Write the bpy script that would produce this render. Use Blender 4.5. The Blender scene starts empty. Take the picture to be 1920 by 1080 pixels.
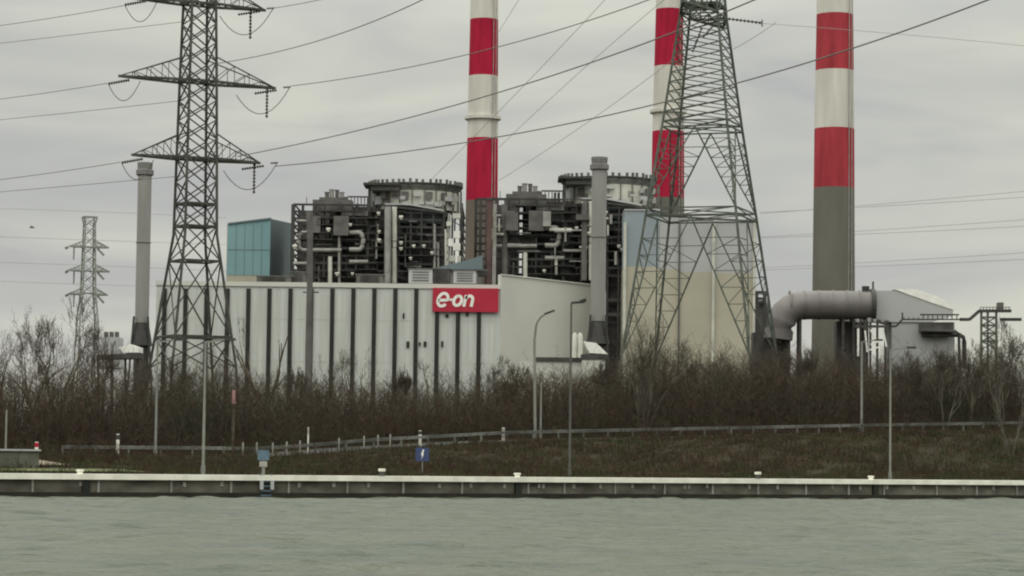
import bpy, math, random
import numpy as np
from mathutils import Vector, Matrix
R = math.radians
random.seed(7); rng = np.random.default_rng(7)
sc = bpy.context.scene
# ------------------------------------------------------------------ camera
F = 5000.0                                     # focal length in pixels of the 1920 wide photograph
EYE = Vector((0, 0, 2.5))
cam_d = bpy.data.cameras.new('camera'); cam = bpy.data.objects.new('camera', cam_d)
sc.collection.objects.link(cam); sc.camera = cam
cam_d.sensor_width = 36; cam_d.lens = 36 * F / 1920; cam_d.clip_start = 0.5; cam_d.clip_end = 30000
ROT = Matrix.Rotation(R(90) + math.atan(313 / F), 3, 'X') @ Matrix.Rotation(R(0.7), 3, 'Z')
cam.matrix_world = Matrix.Translation(EYE) @ ROT.to_4x4()
# ------------------------------------------------------------------ world, sun, exposure
w = bpy.data.worlds.new('World'); sc.world = w; w.use_nodes = True
nt = w.node_tree; nt.nodes.clear(); N = nt.nodes.new; L = nt.links.new
out = N('ShaderNodeOutputWorld'); bg = N('ShaderNodeBackground'); L(bg.outputs[0], out.inputs[0])
tc = N('ShaderNodeTexCoord'); sep = N('ShaderNodeSeparateXYZ'); L(tc.outputs['Generated'], sep.inputs[0])
mp = N('ShaderNodeMapping'); mp.inputs['Scale'].default_value = (7, 7, 34); L(tc.outputs['Generated'], mp.inputs[0])
no = N('ShaderNodeTexNoise'); no.inputs['Scale'].default_value = 1.0; no.inputs['Detail'].default_value = 5
no.inputs['Roughness'].default_value = 0.45; no.inputs['Distortion'].default_value = 0.5; L(mp.outputs[0], no.inputs['Vector'])
cr = N('ShaderNodeValToRGB'); cr.color_ramp.elements[0].position = 0.36; cr.color_ramp.elements[1].position = 0.64
cr.color_ramp.elements[0].color = (0.468, 0.470, 0.462, 1); cr.color_ramp.elements[1].color = (0.640, 0.640, 0.555, 1)
L(no.outputs['Fac'], cr.inputs[0])
mr = N('ShaderNodeMapRange'); mr.inputs['From Min'].default_value = 0.15; mr.inputs['From Max'].default_value = 1.0
mr.inputs['To Min'].default_value = 1.0; mr.inputs['To Max'].default_value = 5.0; L(sep.outputs[2], mr.inputs[0])
vm = N('ShaderNodeVectorMath'); vm.operation = 'SCALE'; L(cr.outputs[0], vm.inputs[0]); L(mr.outputs[0], vm.inputs['Scale'])
sky = N('ShaderNodeTexSky'); sky.sky_type = 'NISHITA'; sky.sun_disc = False
sky.sun_elevation = R(42); sky.sun_rotation = R(200)
vs = N('ShaderNodeVectorMath'); vs.operation = 'SCALE'; vs.inputs['Scale'].default_value = 0.08; L(sky.outputs[0], vs.inputs[0])
mx = N('ShaderNodeMix'); mx.data_type = 'RGBA'; mx.inputs[0].default_value = 0.94
L(vs.outputs[0], mx.inputs[6]); L(vm.outputs[0], mx.inputs[7]); L(mx.outputs[2], bg.inputs[0]); bg.inputs[1].default_value = 1.0
sun_d = bpy.data.lights.new('sun', 'SUN'); sun_d.energy = 0.55; sun_d.angle = R(60); sun_d.color = (1, 0.96, 0.88)
sun = bpy.data.objects.new('sun', sun_d); sc.collection.objects.link(sun)
# the sun stands high behind the camera, a little to the left
sun.rotation_euler = (R(48), 0, R(-20))
sc.view_settings.view_transform = 'Standard'; sc.view_settings.look = 'None'; sc.view_settings.exposure = 0; sc.view_settings.gamma = 1
sc.cycles.use_denoising = True; sc.cycles.max_bounces = 5; sc.cycles.filter_width = 2.1
sc.cycles.volume_bounces = 0

# ------------------------------------------------------------------ helpers
def ray(px, py):
    return ROT @ Vector(((px - 960) / F, -(py - 540) / F, -1))
def at(px, py, D):
    d = ray(px, py); return EYE + d * (D / d.y)
def pz(py, D, px=960): return at(px, py, D).z
QA = at(0, 932, 137); QB = at(1920, 937, 174)
DU = Vector((QB.x - QA.x, QB.y - QA.y)).normalized(); DV = Vector((-DU.y, DU.x)); Q0 = Vector((QA.x, QA.y))
def uv(u, v, z=0): p = Q0 + DU * u + DV * v; return Vector((p.x, p.y, z))
def touv(x, y): d = Vector((x, y)) - Q0; return d.dot(DU), d.dot(DV)
def on_line(px, v, py=870):
    """point of the plane v = const seen at picture column px, row py"""
    d = ray(px, py); n = DV
    t = (v + (Q0 - Vector((EYE.x, EYE.y))).dot(n)) / (d.x * n.x + d.y * n.y)
    return EYE + d * t
RAILPX = [(-300, 836), (130, 836), (500, 839), (700, 823), (960, 809), (1300, 802), (1600, 796), (1920, 791), (2400, 784)]
RV = 26.0
_r = [on_line(a, RV, b) for a, b in RAILPX]; RU = [touv(p.x, p.y)[0] for p in _r]; RZ = [p.z - 0.72 for p in _r]
def zroad(u): return np.interp(u, RU, RZ)
QZ = 1.22
def zter(u, v):
    """terrain height: quay apron, grass bank, road, plateau"""
    zr = zroad(u)
    s = np.clip((v - 4.5) / 19.5, 0, 1); s = s * s * (3 - 2 * s)
    z = QZ + (zr - QZ) * s
    far = np.clip((v - 60) / 120, 0, 1)
    return z * (1 - far) + 4.4 * far

MATS = {}
def mat(name, col, rough=0.85, metal=0.0, var=0.0, scale=1.0, col2=None, bump=0.0, detail=6, stretch=(1, 1, 1), spec=0.3, lo=0.35, hi=0.65):
    if name in MATS: return MATS[name]
    m = bpy.data.materials.new(name); m.use_nodes = True; t = m.node_tree
    b = t.nodes['Principled BSDF']; b.inputs['Roughness'].default_value = rough; b.inputs['Metallic'].default_value = metal * 0.4
    b.inputs['Specular IOR Level'].default_value = spec
    b.inputs['Base Color'].default_value = (*col, 1)
    if var or col2:
        c2 = col2 or tuple(max(0, c * (1 - var)) for c in col)
        c1 = col if col2 else tuple(min(1, c * (1 + var)) for c in col)
        g = t.nodes.new('ShaderNodeTexCoord'); mp = t.nodes.new('ShaderNodeMapping'); mp.inputs['Scale'].default_value = stretch
        t.links.new(g.outputs['Object'], mp.inputs[0])
        n = t.nodes.new('ShaderNodeTexNoise'); n.inputs['Scale'].default_value = scale; n.inputs['Detail'].default_value = detail
        t.links.new(mp.outputs[0], n.inputs['Vector'])
        r = t.nodes.new('ShaderNodeValToRGB'); r.color_ramp.elements[0].position = lo; r.color_ramp.elements[1].position = hi
        r.color_ramp.elements[0].color = (*c2, 1); r.color_ramp.elements[1].color = (*c1, 1)
        t.links.new(n.outputs['Fac'], r.inputs[0]); t.links.new(r.outputs[0], b.inputs['Base Color'])
        if bump:
            bp = t.nodes.new('ShaderNodeBump'); bp.inputs['Strength'].default_value = bump; bp.inputs['Distance'].default_value = 0.1
            t.links.new(n.outputs['Fac'], bp.inputs['Height']); t.links.new(bp.outputs[0], b.inputs['Normal'])
    MATS[name] = m; return m
def patch_mat(name, cols, s1=0.12, s2=1.5, rough=0.95):
    """three ground or plant colours mixed in patches"""
    m = bpy.data.materials.new(name); m.use_nodes = True; t = m.node_tree; b = t.nodes['Principled BSDF']
    b.inputs['Roughness'].default_value = rough; b.inputs['Specular IOR Level'].default_value = 0.1
    g = t.nodes.new('ShaderNodeTexCoord')
    n1 = t.nodes.new('ShaderNodeTexNoise'); n1.inputs['Scale'].default_value = s1; n1.inputs['Detail'].default_value = 4
    n2 = t.nodes.new('ShaderNodeTexNoise'); n2.inputs['Scale'].default_value = s2; n2.inputs['Detail'].default_value = 5
    t.links.new(g.outputs['Object'], n1.inputs['Vector']); t.links.new(g.outputs['Object'], n2.inputs['Vector'])
    ad = t.nodes.new('ShaderNodeMath'); ad.operation = 'MULTIPLY_ADD'; ad.inputs[1].default_value = 0.45
    t.links.new(n2.outputs['Fac'], ad.inputs[0])
    ml = t.nodes.new('ShaderNodeMath'); ml.operation = 'MULTIPLY'; ml.inputs[1].default_value = 0.55
    t.links.new(n1.outputs['Fac'], ml.inputs[0]); t.links.new(ml.outputs[0], ad.inputs[2])
    r = t.nodes.new('ShaderNodeValToRGB'); k = len(cols)
    while len(r.color_ramp.elements) < k: r.color_ramp.elements.new(0.5)
    for i, c in enumerate(cols):
        r.color_ramp.elements[i].position = 0.38 + 0.24 * i / (k - 1); r.color_ramp.elements[i].color = (*c, 1)
    t.links.new(ad.outputs[0], r.inputs[0]); t.links.new(r.outputs[0], b.inputs['Base Color'])
    MATS[name] = m; return m

class MB:
    def __init__(s): s.v = []; s.f = []; s.sm = False
    def add(s, vs, fs):
        o = len(s.v); s.v += [Vector(p) for p in vs]; s.f += [tuple(i + o for i in f) for f in fs]; return s
    def box(s, c, size, ax=None):
        c = Vector(c); X, Y, Z = (Vector((1, 0, 0)), Vector((0, 1, 0)), Vector((0, 0, 1))) if ax is None else ax
        h = [q / 2 for q in size]
        vs = [c + X * (h[0] * a) + Y * (h[1] * b) + Z * (h[2] * d) for a in (-1, 1) for b in (-1, 1) for d in (-1, 1)]
        return s.add(vs, [(0, 1, 3, 2), (4, 6, 7, 5), (0, 4, 5, 1), (2, 3, 7, 6), (0, 2, 6, 4), (1, 5, 7, 3)])
    def bar(s, a, b, w, h=None):
        a, b = Vector(a), Vector(b); d = b - a
        if d.length < 1e-6: return s
        d.normalize(); up = Vector((0, 0, 1)) if abs(d.z) < 0.95 else Vector((0, 1, 0))
        X = d.cross(up).normalized(); Y = X.cross(d).normalized()
        return s.box((a + b) / 2, ((b - a).length, w, h or w), (d, X, Y))
    def cyl(s, a, b, r0, r1=None, n=10, caps=True):
        a, b = Vector(a), Vector(b); r1 = r0 if r1 is None else r1; d = (b - a).normalized()
        up = Vector((0, 0, 1)) if abs(d.z) < 0.95 else Vector((0, 1, 0)); X = d.cross(up).normalized(); Y = d.cross(X)
        vs = [a + (X * math.cos(2 * math.pi * i / n) + Y * math.sin(2 * math.pi * i / n)) * r0 for i in range(n)]
        vs += [b + (X * math.cos(2 * math.pi * i / n) + Y * math.sin(2 * math.pi * i / n)) * r1 for i in range(n)]
        fs = [(i, (i + 1) % n, n + (i + 1) % n, n + i) for i in range(n)]
        if caps: s.add(vs[:n], [tuple(range(n))[::-1]]); s.add(vs[n:], [tuple(range(n))])
        return s.add(vs, fs)
    def tube(s, pts, r, n=6, r1=None):
        pts = [Vector(p) for p in pts]; m = len(pts); ref = Vector((0.0123, 0.02, 1)).normalized(); vs = []
        for k, p in enumerate(pts):
            d = (pts[min(k + 1, m - 1)] - pts[max(k - 1, 0)]).normalized()
            u_ = ref if abs(d.dot(ref)) < 0.97 else Vector((0, 1, 0)); X = d.cross(u_).normalized(); Y = d.cross(X)
            rr = r if r1 is None else r + (r1 - r) * k / (m - 1)
            vs += [p + (X * math.cos(2 * math.pi * i / n) + Y * math.sin(2 * math.pi * i / n)) * rr for i in range(n)]
        fs = [(k * n + i, k * n + (i + 1) % n, (k + 1) * n + (i + 1) % n, (k + 1) * n + i) for k in range(m - 1) for i in range(n)]
        s.add(vs[:n], [tuple(range(n))[::-1]]); s.add(vs[-n:], [tuple(range(n))])
        return s.add(vs, fs)
    def lathe(s, c, prof, n=32):
        c = Vector(c); m = len(prof)
        vs = [c + Vector((r * math.cos(2 * math.pi * i / n), r * math.sin(2 * math.pi * i / n), z)) for r, z in prof for i in range(n)]
        fs = [(k * n + i, k * n + (i + 1) % n, (k + 1) * n + (i + 1) % n, (k + 1) * n + i) for k in range(m - 1) for i in range(n)]
        s.add(vs[:n], [tuple(range(n))[::-1]]); s.add(vs[-n:], [tuple(range(n))])
        return s.add(vs, fs)
    def prism(s, poly, ext):
        """polygon of 3-D points pushed along the vector ext"""
        k = len(poly); ext = Vector(ext); poly = [Vector(p) for p in poly]
        return s.add(poly + [p + ext for p in poly],
                     [tuple(range(k)), tuple(range(k, 2 * k))[::-1]] + [((i + 1) % k, i, k + i, k + (i + 1) % k) for i in range(k)])
    def build(s, name, m, parent=None, smooth=False, local=False):
        me = bpy.data.meshes.new(name)
        o = Vector((0, 0, 0)) if (parent is None or local) else wloc(parent)
        me.from_pydata([tuple(p - o) for p in s.v], [], s.f); me.validate(); me.update()
        if smooth: me.polygons.foreach_set('use_smooth', [p.loop_total == 4 for p in me.polygons])
        me.materials.append(m); ob = bpy.data.objects.new(name, me); sc.collection.objects.link(ob)
        if parent: ob.parent = parent
        return ob
    def solo(s, name, m, base, smooth=False, **kw):
        """a thing that is one mesh, with its origin at base"""
        base = Vector(base); me = bpy.data.meshes.new(name)
        me.from_pydata([tuple(p - base) for p in s.v], [], s.f); me.validate(); me.update()
        if smooth: me.polygons.foreach_set('use_smooth', [p.loop_total == 4 for p in me.polygons])
        me.materials.append(m); ob = bpy.data.objects.new(name, me); sc.collection.objects.link(ob); ob.location = base
        return tag(ob, **kw)
def wloc(o):
    p = Vector(o.location)
    while o.parent: o = o.parent; p += Vector(o.location)
    return p
def tag(o, label=None, cat=None, group=None, kind=None):
    if label: o['label'] = label
    if cat: o['category'] = cat
    if group: o['group'] = group
    if kind: o['kind'] = kind
    return o
def thing(name, loc, label, cat, group=None):
    o = bpy.data.objects.new(name, None); sc.collection.objects.link(o); o.location = loc; o.empty_display_size = 0.3
    return tag(o, label, cat, group)
KIDS = {}
def copy_tree(o, parent=None):
    c = o.copy(); sc.collection.objects.link(c); c.parent = parent
    for ch in [k for k in sc.collection.objects if k.parent == o]: copy_tree(ch, c)
    return c
def np_obj(name, V, T, m):
    me = bpy.data.meshes.new(name); nv, ntr = len(V), len(T)
    me.vertices.add(nv); me.vertices.foreach_set('co', V.astype(np.float32).ravel())
    me.loops.add(ntr * 3); me.loops.foreach_set('vertex_index', T.astype(np.int32).ravel())
    me.polygons.add(ntr); me.polygons.foreach_set('loop_start', np.arange(0, ntr * 3, 3, dtype=np.int32))
    me.update(calc_edges=True); me.materials.append(m)
    o = bpy.data.objects.new(name, me); sc.collection.objects.link(o); return o
def spikes(P, Dv, W):
    """thin tapering blades: base points, direction with length, base width"""
    n = len(P); side = np.cross(Dv, rng.normal(size=(n, 3))); side /= np.linalg.norm(side, axis=1)[:, None] + 1e-9
    s = side * W[:, None] / 2; a = P - s; b = P + s; c = P + Dv
    V = np.stack([a, b, c], 1).reshape(-1, 3); return V, np.arange(n * 3).reshape(-1, 3)

# ------------------------------------------------------------------ materials
M_conc = mat('concrete', (0.30, 0.29, 0.26), var=0.22, scale=0.6, rough=0.9)
M_quay = mat('stained_concrete', (0.18, 0.172, 0.138), col2=(0.075, 0.068, 0.054), scale=0.55, stretch=(1, 1, 2.0), rough=0.9, bump=0.4)
M_quaylow = mat('wet_algae_concrete', (0.022, 0.020, 0.012), col2=(0.011, 0.010, 0.007), scale=1.5, rough=0.6)
M_cope = mat('white_coping', (0.80, 0.79, 0.70), col2=(0.62, 0.61, 0.53), scale=1.0, rough=0.8)
M_steel = mat('pylon_steel', (0.060, 0.062, 0.052), var=0.3, scale=0.8, rough=0.7, metal=0.3)
M_gsteel = mat('green_grey_steel', (0.085, 0.098, 0.080), var=0.3, scale=0.8, rough=0.7, metal=0.2)
M_hazesteel = mat('hazed_steel', (0.23, 0.245, 0.22), var=0.2, scale=0.8, rough=0.8)  # steel colour lightened to stand in for haze on the distant pylon
M_dark = mat('dark_steel', (0.050, 0.049, 0.046), var=0.35, scale=0.7, rough=0.7)
M_casing = mat('dark_casing', (0.105, 0.098, 0.096), col2=(0.055, 0.052, 0.053), scale=0.5, rough=0.8)  # casing tone raised to carry the thin haze over the boilers
M_dwalk = mat('dark_grating', (0.048, 0.047, 0.044), var=0.3, scale=0.7, rough=0.7)
M_mid = mat('grey_duct', (0.105, 0.102, 0.095), var=0.25, scale=0.6, rough=0.6)
M_pipe = mat('lagged_pipe', (0.27, 0.265, 0.245), var=0.2, scale=0.8, rough=0.5, metal=0.2)
M_pale = mat('pale_cladding', (0.50, 0.50, 0.44), var=0.15, scale=0.5, rough=0.6)
M_white = mat('white_paint', (0.78, 0.78, 0.73), var=0.06, scale=1, rough=0.5)
M_red = mat('red_paint', (0.345, 0.013, 0.040), spec=.12, var=0.20, scale=0.6, stretch=(1, 1, .18), rough=0.75)
M_red2 = mat('faded_red_paint', (0.32, 0.040, 0.050), spec=.12, var=0.20, scale=0.6, stretch=(1, 1, .18), rough=0.75)
M_stw = mat('stack_white', (0.60, 0.59, 0.53), col2=(0.49, 0.48, 0.43), scale=0.6, stretch=(1, 1, 0.12), rough=0.7)
M_stc = mat('stack_concrete', (0.130, 0.108, 0.088), var=0.15, scale=0.3, stretch=(1, 1, 0.2), rough=0.9)
M_stc3 = mat('stack_concrete_green', (0.135, 0.132, 0.110), var=0.12, scale=0.3, stretch=(1, 1, 0.2), rough=0.9)
M_thin = mat('galvanised_flue', (0.28, 0.28, 0.265), col2=(0.22, 0.22, 0.205), scale=0.5, stretch=(1, 1, 0.2), rough=0.5, metal=0.2)
M_hall = mat('white_corrugated', (0.53, 0.555, 0.53), col2=(0.44, 0.46, 0.435), scale=0.9, stretch=(1, 1, 0.10), rough=0.7)
M_hallside = mat('white_side_cladding', (0.55, 0.555, 0.50), col2=(0.49, 0.50, 0.46), scale=0.12, rough=0.7)
M_slot = mat('dark_glazing_strip', (0.020, 0.022, 0.018), rough=0.35, var=0.2, scale=1)
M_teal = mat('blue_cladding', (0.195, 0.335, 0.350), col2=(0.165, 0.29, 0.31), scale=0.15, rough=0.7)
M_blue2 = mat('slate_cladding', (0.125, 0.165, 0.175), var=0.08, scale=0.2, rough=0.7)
M_blue3 = mat('grey_blue_cladding', (0.245, 0.29, 0.31), var=0.07, scale=0.15, rough=0.7)
M_gcl = mat('pale_grey_cladding', (0.385, 0.395, 0.39), var=0.05, scale=0.15, rough=0.7)
M_beige = mat('beige_cladding', (0.395, 0.375, 0.295), var=0.07, scale=0.12, rough=0.75)
M_mauve = mat('flue_gas_duct', (0.150, 0.140, 0.136), var=0.12, scale=0.4, rough=0.45, metal=0.3)
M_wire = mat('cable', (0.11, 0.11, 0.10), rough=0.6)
M_hazewire = mat('hazed_cable', (0.30, 0.30, 0.275), rough=0.8)  # paler than the near cables: distance haze is put into the colour
M_pole = mat('galvanised_pole', (0.21, 0.215, 0.19), var=0.15, scale=1.5, rough=0.55, metal=0.3)
M_dpole = mat('dark_pole', (0.085, 0.085, 0.075), var=0.15, scale=1.5, rough=0.6)
M_rail = mat('galvanised_rail', (0.20, 0.21, 0.19), var=0.55, scale=0.25, rough=0.5, metal=0.3)
M_asph = mat('asphalt', (0.05, 0.05, 0.05), var=0.2, scale=2)
M_bark = mat('bark', (0.095, 0.082, 0.060), var=0.3, scale=2, rough=0.95)
M_palebark = mat('pale_bark', (0.088, 0.083, 0.064), var=0.3, scale=2, rough=0.9)
M_sblue = mat('sign_blue', (0.045, 0.065, 0.15), rough=0.5)
M_lblue = mat('weathered_blue', (0.085, 0.135, 0.18), var=0.2, scale=3, rough=0.6)
M_brown = mat('red_brown_steel', (0.105, 0.06, 0.055), var=0.15, scale=0.5, rough=0.7)
M_bird = mat('bird_dark', (0.03, 0.03, 0.03))
M_twig = patch_mat('twigs', [(0.026, 0.031, 0.019), (0.056, 0.048, 0.033), (0.072, 0.049, 0.037), (0.062, 0.057, 0.041), (0.038, 0.042, 0.027)], 0.10, 1.2)
M_twigpale = patch_mat('pale_twigs', [(0.060, 0.054, 0.040), (0.092, 0.084, 0.062), (0.07, 0.066, 0.048)], 0.3, 2)
M_grass = patch_mat('bank_grass', [(0.032, 0.048, 0.018), (0.056, 0.052, 0.028), (0.048, 0.031, 0.021), (0.064, 0.044, 0.026), (0.044, 0.053, 0.022), (0.054, 0.054, 0.028), (0.034, 0.047, 0.020)], 0.16, 0.9)
M_ground = patch_mat('ground_soil', [(0.026, 0.028, 0.013), (0.034, 0.027, 0.016), (0.028, 0.022, 0.014), (0.028, 0.030, 0.014)], 0.12, 1.6)

# ------------------------------------------------------------------ ground, road, water
def axis(core, far):
    a = list(core); return np.array(sorted(set([-q for q in far] + a + list(far))))
us = np.array([-4000, -1500, -600, -250, -120] + list(np.arange(-60, 181, 2.0)) + [260, 500, 1200, 3000, 6000])
vs_ = np.array([0.45] + list(np.arange(1, 36, 1.0)) + [40, 50, 60, 75, 90, 110, 140, 180, 300, 600, 1500, 5000, 9000])
U, V_ = np.meshgrid(us, vs_, indexing='ij')
Z = zter(U, V_) + np.where((V_ > 5) & (V_ < 24), rng.normal(0, 0.05, U.shape), 0)
X = Q0.x + DU.x * U + DV.x * V_; Y = Q0.y + DU.y * U + DV.y * V_
P = np.stack([X, Y, Z], -1).reshape(-1, 3)
def grid_tris(a, b):
    i, j = np.meshgrid(np.arange(a - 1), np.arange(b - 1), indexing='ij'); k = (i * b + j).ravel()
    return np.concatenate([np.stack([k, k + b, k + b + 1], 1), np.stack([k, k + b + 1, k + 1], 1)])
g = np_obj('ground', P, grid_tris(len(us), len(vs_)), M_ground); tag(g, 'brown and olive ground rising from the quay', kind='structure')
g.data.polygons.foreach_set('use_smooth', [True] * len(g.data.polygons))
uu = np.arange(-60, 181, 3.0); vv = np.array([27.2, 33.6])
U, V_ = np.meshgrid(uu, vv, indexing='ij'); P = np.stack([Q0.x + DU.x * U + DV.x * V_, Q0.y + DU.y * U + DV.y * V_, zter(U, V_) + 0.03], -1).reshape(-1, 3)
tag(np_obj('road', P, grid_tris(len(uu), 2), M_asph), kind='structure')
# the paved strip behind the coping
U, V_ = np.meshgrid(uu, np.array([0.5, 2.6]), indexing='ij'); P = np.stack([Q0.x + DU.x * U + DV.x * V_, Q0.y + DU.y * U + DV.y * V_, U * 0 + QZ + 0.012], -1).reshape(-1, 3)
tag(np_obj('towpath', P, grid_tris(len(uu), 2), M_conc), kind='structure')
# pale sandy clearing and lawn at the left end
def patch(name, corners, m, dz):
    pts = []
    for px, v in corners: p = on_line(px, v); u, v2 = touv(p.x, p.y); pts.append(uv(u, v2, float(zter(u, v2)) + dz))
    return pts

# water with real waves
xs = np.concatenate([[-5000, -1500, -500, -200, -90], np.arange(-60, 60.1, 0.30), [90, 200, 500, 1500, 5000]])
ts = np.concatenate([[-3000, -600, -120, -20, 5, 20, 34], np.arange(42, 182, 0.30), [200]])
# rows run along the quay direction so that the last one closes against the wall
Xg, Tg = np.meshgrid(xs, ts, indexing='ij')
qy = Q0.y + (Xg - Q0.x) * DU.y / DU.x                       # the quay line
Yg = np.minimum(Tg, qy + 0.25)
ok = (np.abs(Xg) < 60) & (Tg > 42)
h = np.zeros_like(Xg)
for k in range(26):
    a = rng.uniform(-0.9, 0.9) + math.pi / 2 * rng.choice([1, 1, -1]); lam = rng.uniform(0.6, 2.6); q = 2 * math.pi / lam
    h += 0.0100 * lam ** 0.7 * np.sin(q * (Xg * math.cos(a) + Yg * math.sin(a)) + rng.uniform(0, 6.3))
h = np.where(ok, h, 0)
P = np.stack([Xg, Yg, h], -1).reshape(-1, 3)
M_water = bpy.data.materials.new('canal_water'); M_water.use_nodes = True; t = M_water.node_tree; b = t.nodes['Principled BSDF']
b.inputs['Base Color'].default_value = (0.074, 0.092, 0.062, 1); b.inputs['Roughness'].default_value = 0.34; b.inputs['IOR'].default_value = 1.33
gco = t.nodes.new('ShaderNodeTexCoord'); mpn = t.nodes.new('ShaderNodeMapping'); mpn.inputs['Scale'].default_value = (0.55, 1.1, 1)
n1 = t.nodes.new('ShaderNodeTexNoise'); n1.inputs['Scale'].default_value = 1.6; n1.inputs['Detail'].default_value = 6; n1.inputs['Roughness'].default_value = 0.65
bp = t.nodes.new('ShaderNodeBump'); bp.inputs['Strength'].default_value = 1.0; bp.inputs['Distance'].default_value = 0.5
t.links.new(gco.outputs['Object'], mpn.inputs[0]); t.links.new(mpn.outputs[0], n1.inputs['Vector']); t.links.new(n1.outputs['Fac'], bp.inputs['Height']); t.links.new(bp.outputs[0], b.inputs['Normal'])
n2_ = t.nodes.new('ShaderNodeTexNoise'); n2_.inputs['Scale'].default_value = 0.25; n2_.inputs['Detail'].default_value = 3
rp_ = t.nodes.new('ShaderNodeValToRGB'); rp_.color_ramp.elements[0].position = .35; rp_.color_ramp.elements[1].position = .65
rp_.color_ramp.elements[0].color = (0.062, 0.084, 0.058, 1); rp_.color_ramp.elements[1].color = (0.096, 0.108, 0.073, 1)
t.links.new(mpn.outputs[0], n2_.inputs['Vector']); t.links.new(n2_.outputs['Fac'], rp_.inputs[0]); t.links.new(rp_.outputs[0], b.inputs['Base Color'])
b.inputs['Roughness'].default_value = 0.22
wo = np_obj('water', P, grid_tris(len(xs), len(ts)), M_water); tag(wo, kind='structure')
wo.data.polygons.foreach_set('use_smooth', [True] * len(wo.data.polygons))

# ------------------------------------------------------------------ quay wall
q = thing('quay_wall', uv(30, 0, 0), 'long stained concrete quay wall with white coping along the canal', 'wall')
ZV = Vector((0, 0, 1)); A3 = (Vector((DU.x, DU.y, 0)), Vector((DV.x, DV.y, 0)), ZV)
u0, u1 = -70, 170
MB().box(uv(50, 0.35, 0.62), (240, 0.5, 0.66), A3).build('wall_face', M_quay, q)
MB().box(uv(50, 0.30, -0.60), (240, 0.7, 1.78), A3).build('wet_footing', M_quaylow, q)
MB().box(uv(50, 0.22, 1.09), (240, 0.86, 0.28), A3).build('coping', M_cope, q)
joints = [(-60, 0), (60, 0), (160, 1), (320, 0), (432, 0), (540, 0), (650, 0), (755, 0), (865, 0), (970, 1), (1057, 0), (1152, 0), (1245, 0), (1335, 0), (1420, 0),
          (1510, 0), (1590, 0), (1640, 1), (1755, 0), (1830, 0), (1905, 0)]
for px, big in joints:
    p = on_line(px, 0.1, 915)
    u, _ = touv(p.x, p.y)
    if big:
        MB().box(uv(u, 0.05, 0.40), (0.42, 0.22, 1.0), A3).build('expansion_joint', M_slot, q)
    MB().box(uv(u + (0.7 if big else 0), 0.06, 0.50), (0.11, 0.12, 0.86), A3).build('rib', M_pipe, q)
k = 0
for px in [150, 345, 415, 560, 625, 690, 823, 882, 945, 1010, 1018, 1075, 1125, 1185, 1225, 1283, 1291, 1325, 1404, 1457, 1560, 1612, 1662, 1712, 1805, 1862]:
    p = on_line(px, 0.1, 915); u, _ = touv(p.x, p.y)
    MB().box(uv(u, 0.07, 0.74 + random.uniform(-.03, .03)), (0.18, 0.07, 0.26), A3).build('mooring_plate', M_conc, q)

# ------------------------------------------------------------------ plants: grass, thicket, trees
def field(n, uL, uH, vL, vH, margin=True):
    u = rng.uniform(uL, uH, n); v = rng.uniform(vL, vH, n)
    return u, v, np.stack([Q0.x + DU.x * u + DV.x * v, Q0.y + DU.y * u + DV.y * v, zter(u, v) - 0.03], 1)
def fbm(u, v, s, seed):
    r = np.random.default_rng(seed); o = np.zeros_like(u)
    for k in range(5):
        a, b_, c = r.normal(size=3); f = s * 1.7 ** k
        o += np.sin((u * a + v * b_) * f + c * 5) / 1.4 ** k
    return o / 2.6
uP = lambda px, v: touv(*on_line(px, v).xy)[0]
u, v, P = field(150000, -16, 104, 3.0, 25.4)
keep = ~((u < uP(255, 8)) & (v > 5.5) & (v < 9.5)) & ~((u < uP(62, 19)) & (v > 13))
u, v, P = u[keep], v[keep], P[keep]
D = rng.normal(0, 0.13, (len(P), 3)); cl_ = np.clip(fbm(u, v, 0.9, 3) + .5 * fbm(u, v, 3.0, 4), -.45, 2)
D[:, 2] = rng.uniform(0.12, 0.36, len(P)) * (1 + 1.1 * cl_)
Vv, T = spikes(P, D, rng.uniform(0.03, 0.06, len(P)))
tag(np_obj('grass', Vv, T, M_grass), 'rough brown and olive winter grass on the bank', 'grass', kind='stuff')
for nm, ua, ub, va, vb, m_ in (('lawn', -40, uP(250, 8), 5.6, 9.6, mat('lawn_green', (0.085, 0.10, 0.036), var=.25, scale=1.2)), ('sandy_patch', -40, uP(60, 19), 13, 26, mat('sand', (0.20, 0.165, 0.12), var=.2, scale=.6))):
    U_, V2 = np.meshgrid(np.linspace(ua, ub, 30), np.linspace(va, vb, 8), indexing='ij')
    PP = np.stack([Q0.x + DU.x * U_ + DV.x * V2, Q0.y + DU.y * U_ + DV.y * V2, zter(U_, V2) + 0.10], -1).reshape(-1, 3); tag(np_obj(nm, PP, grid_tris(30, 8), m_), kind='structure')
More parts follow.
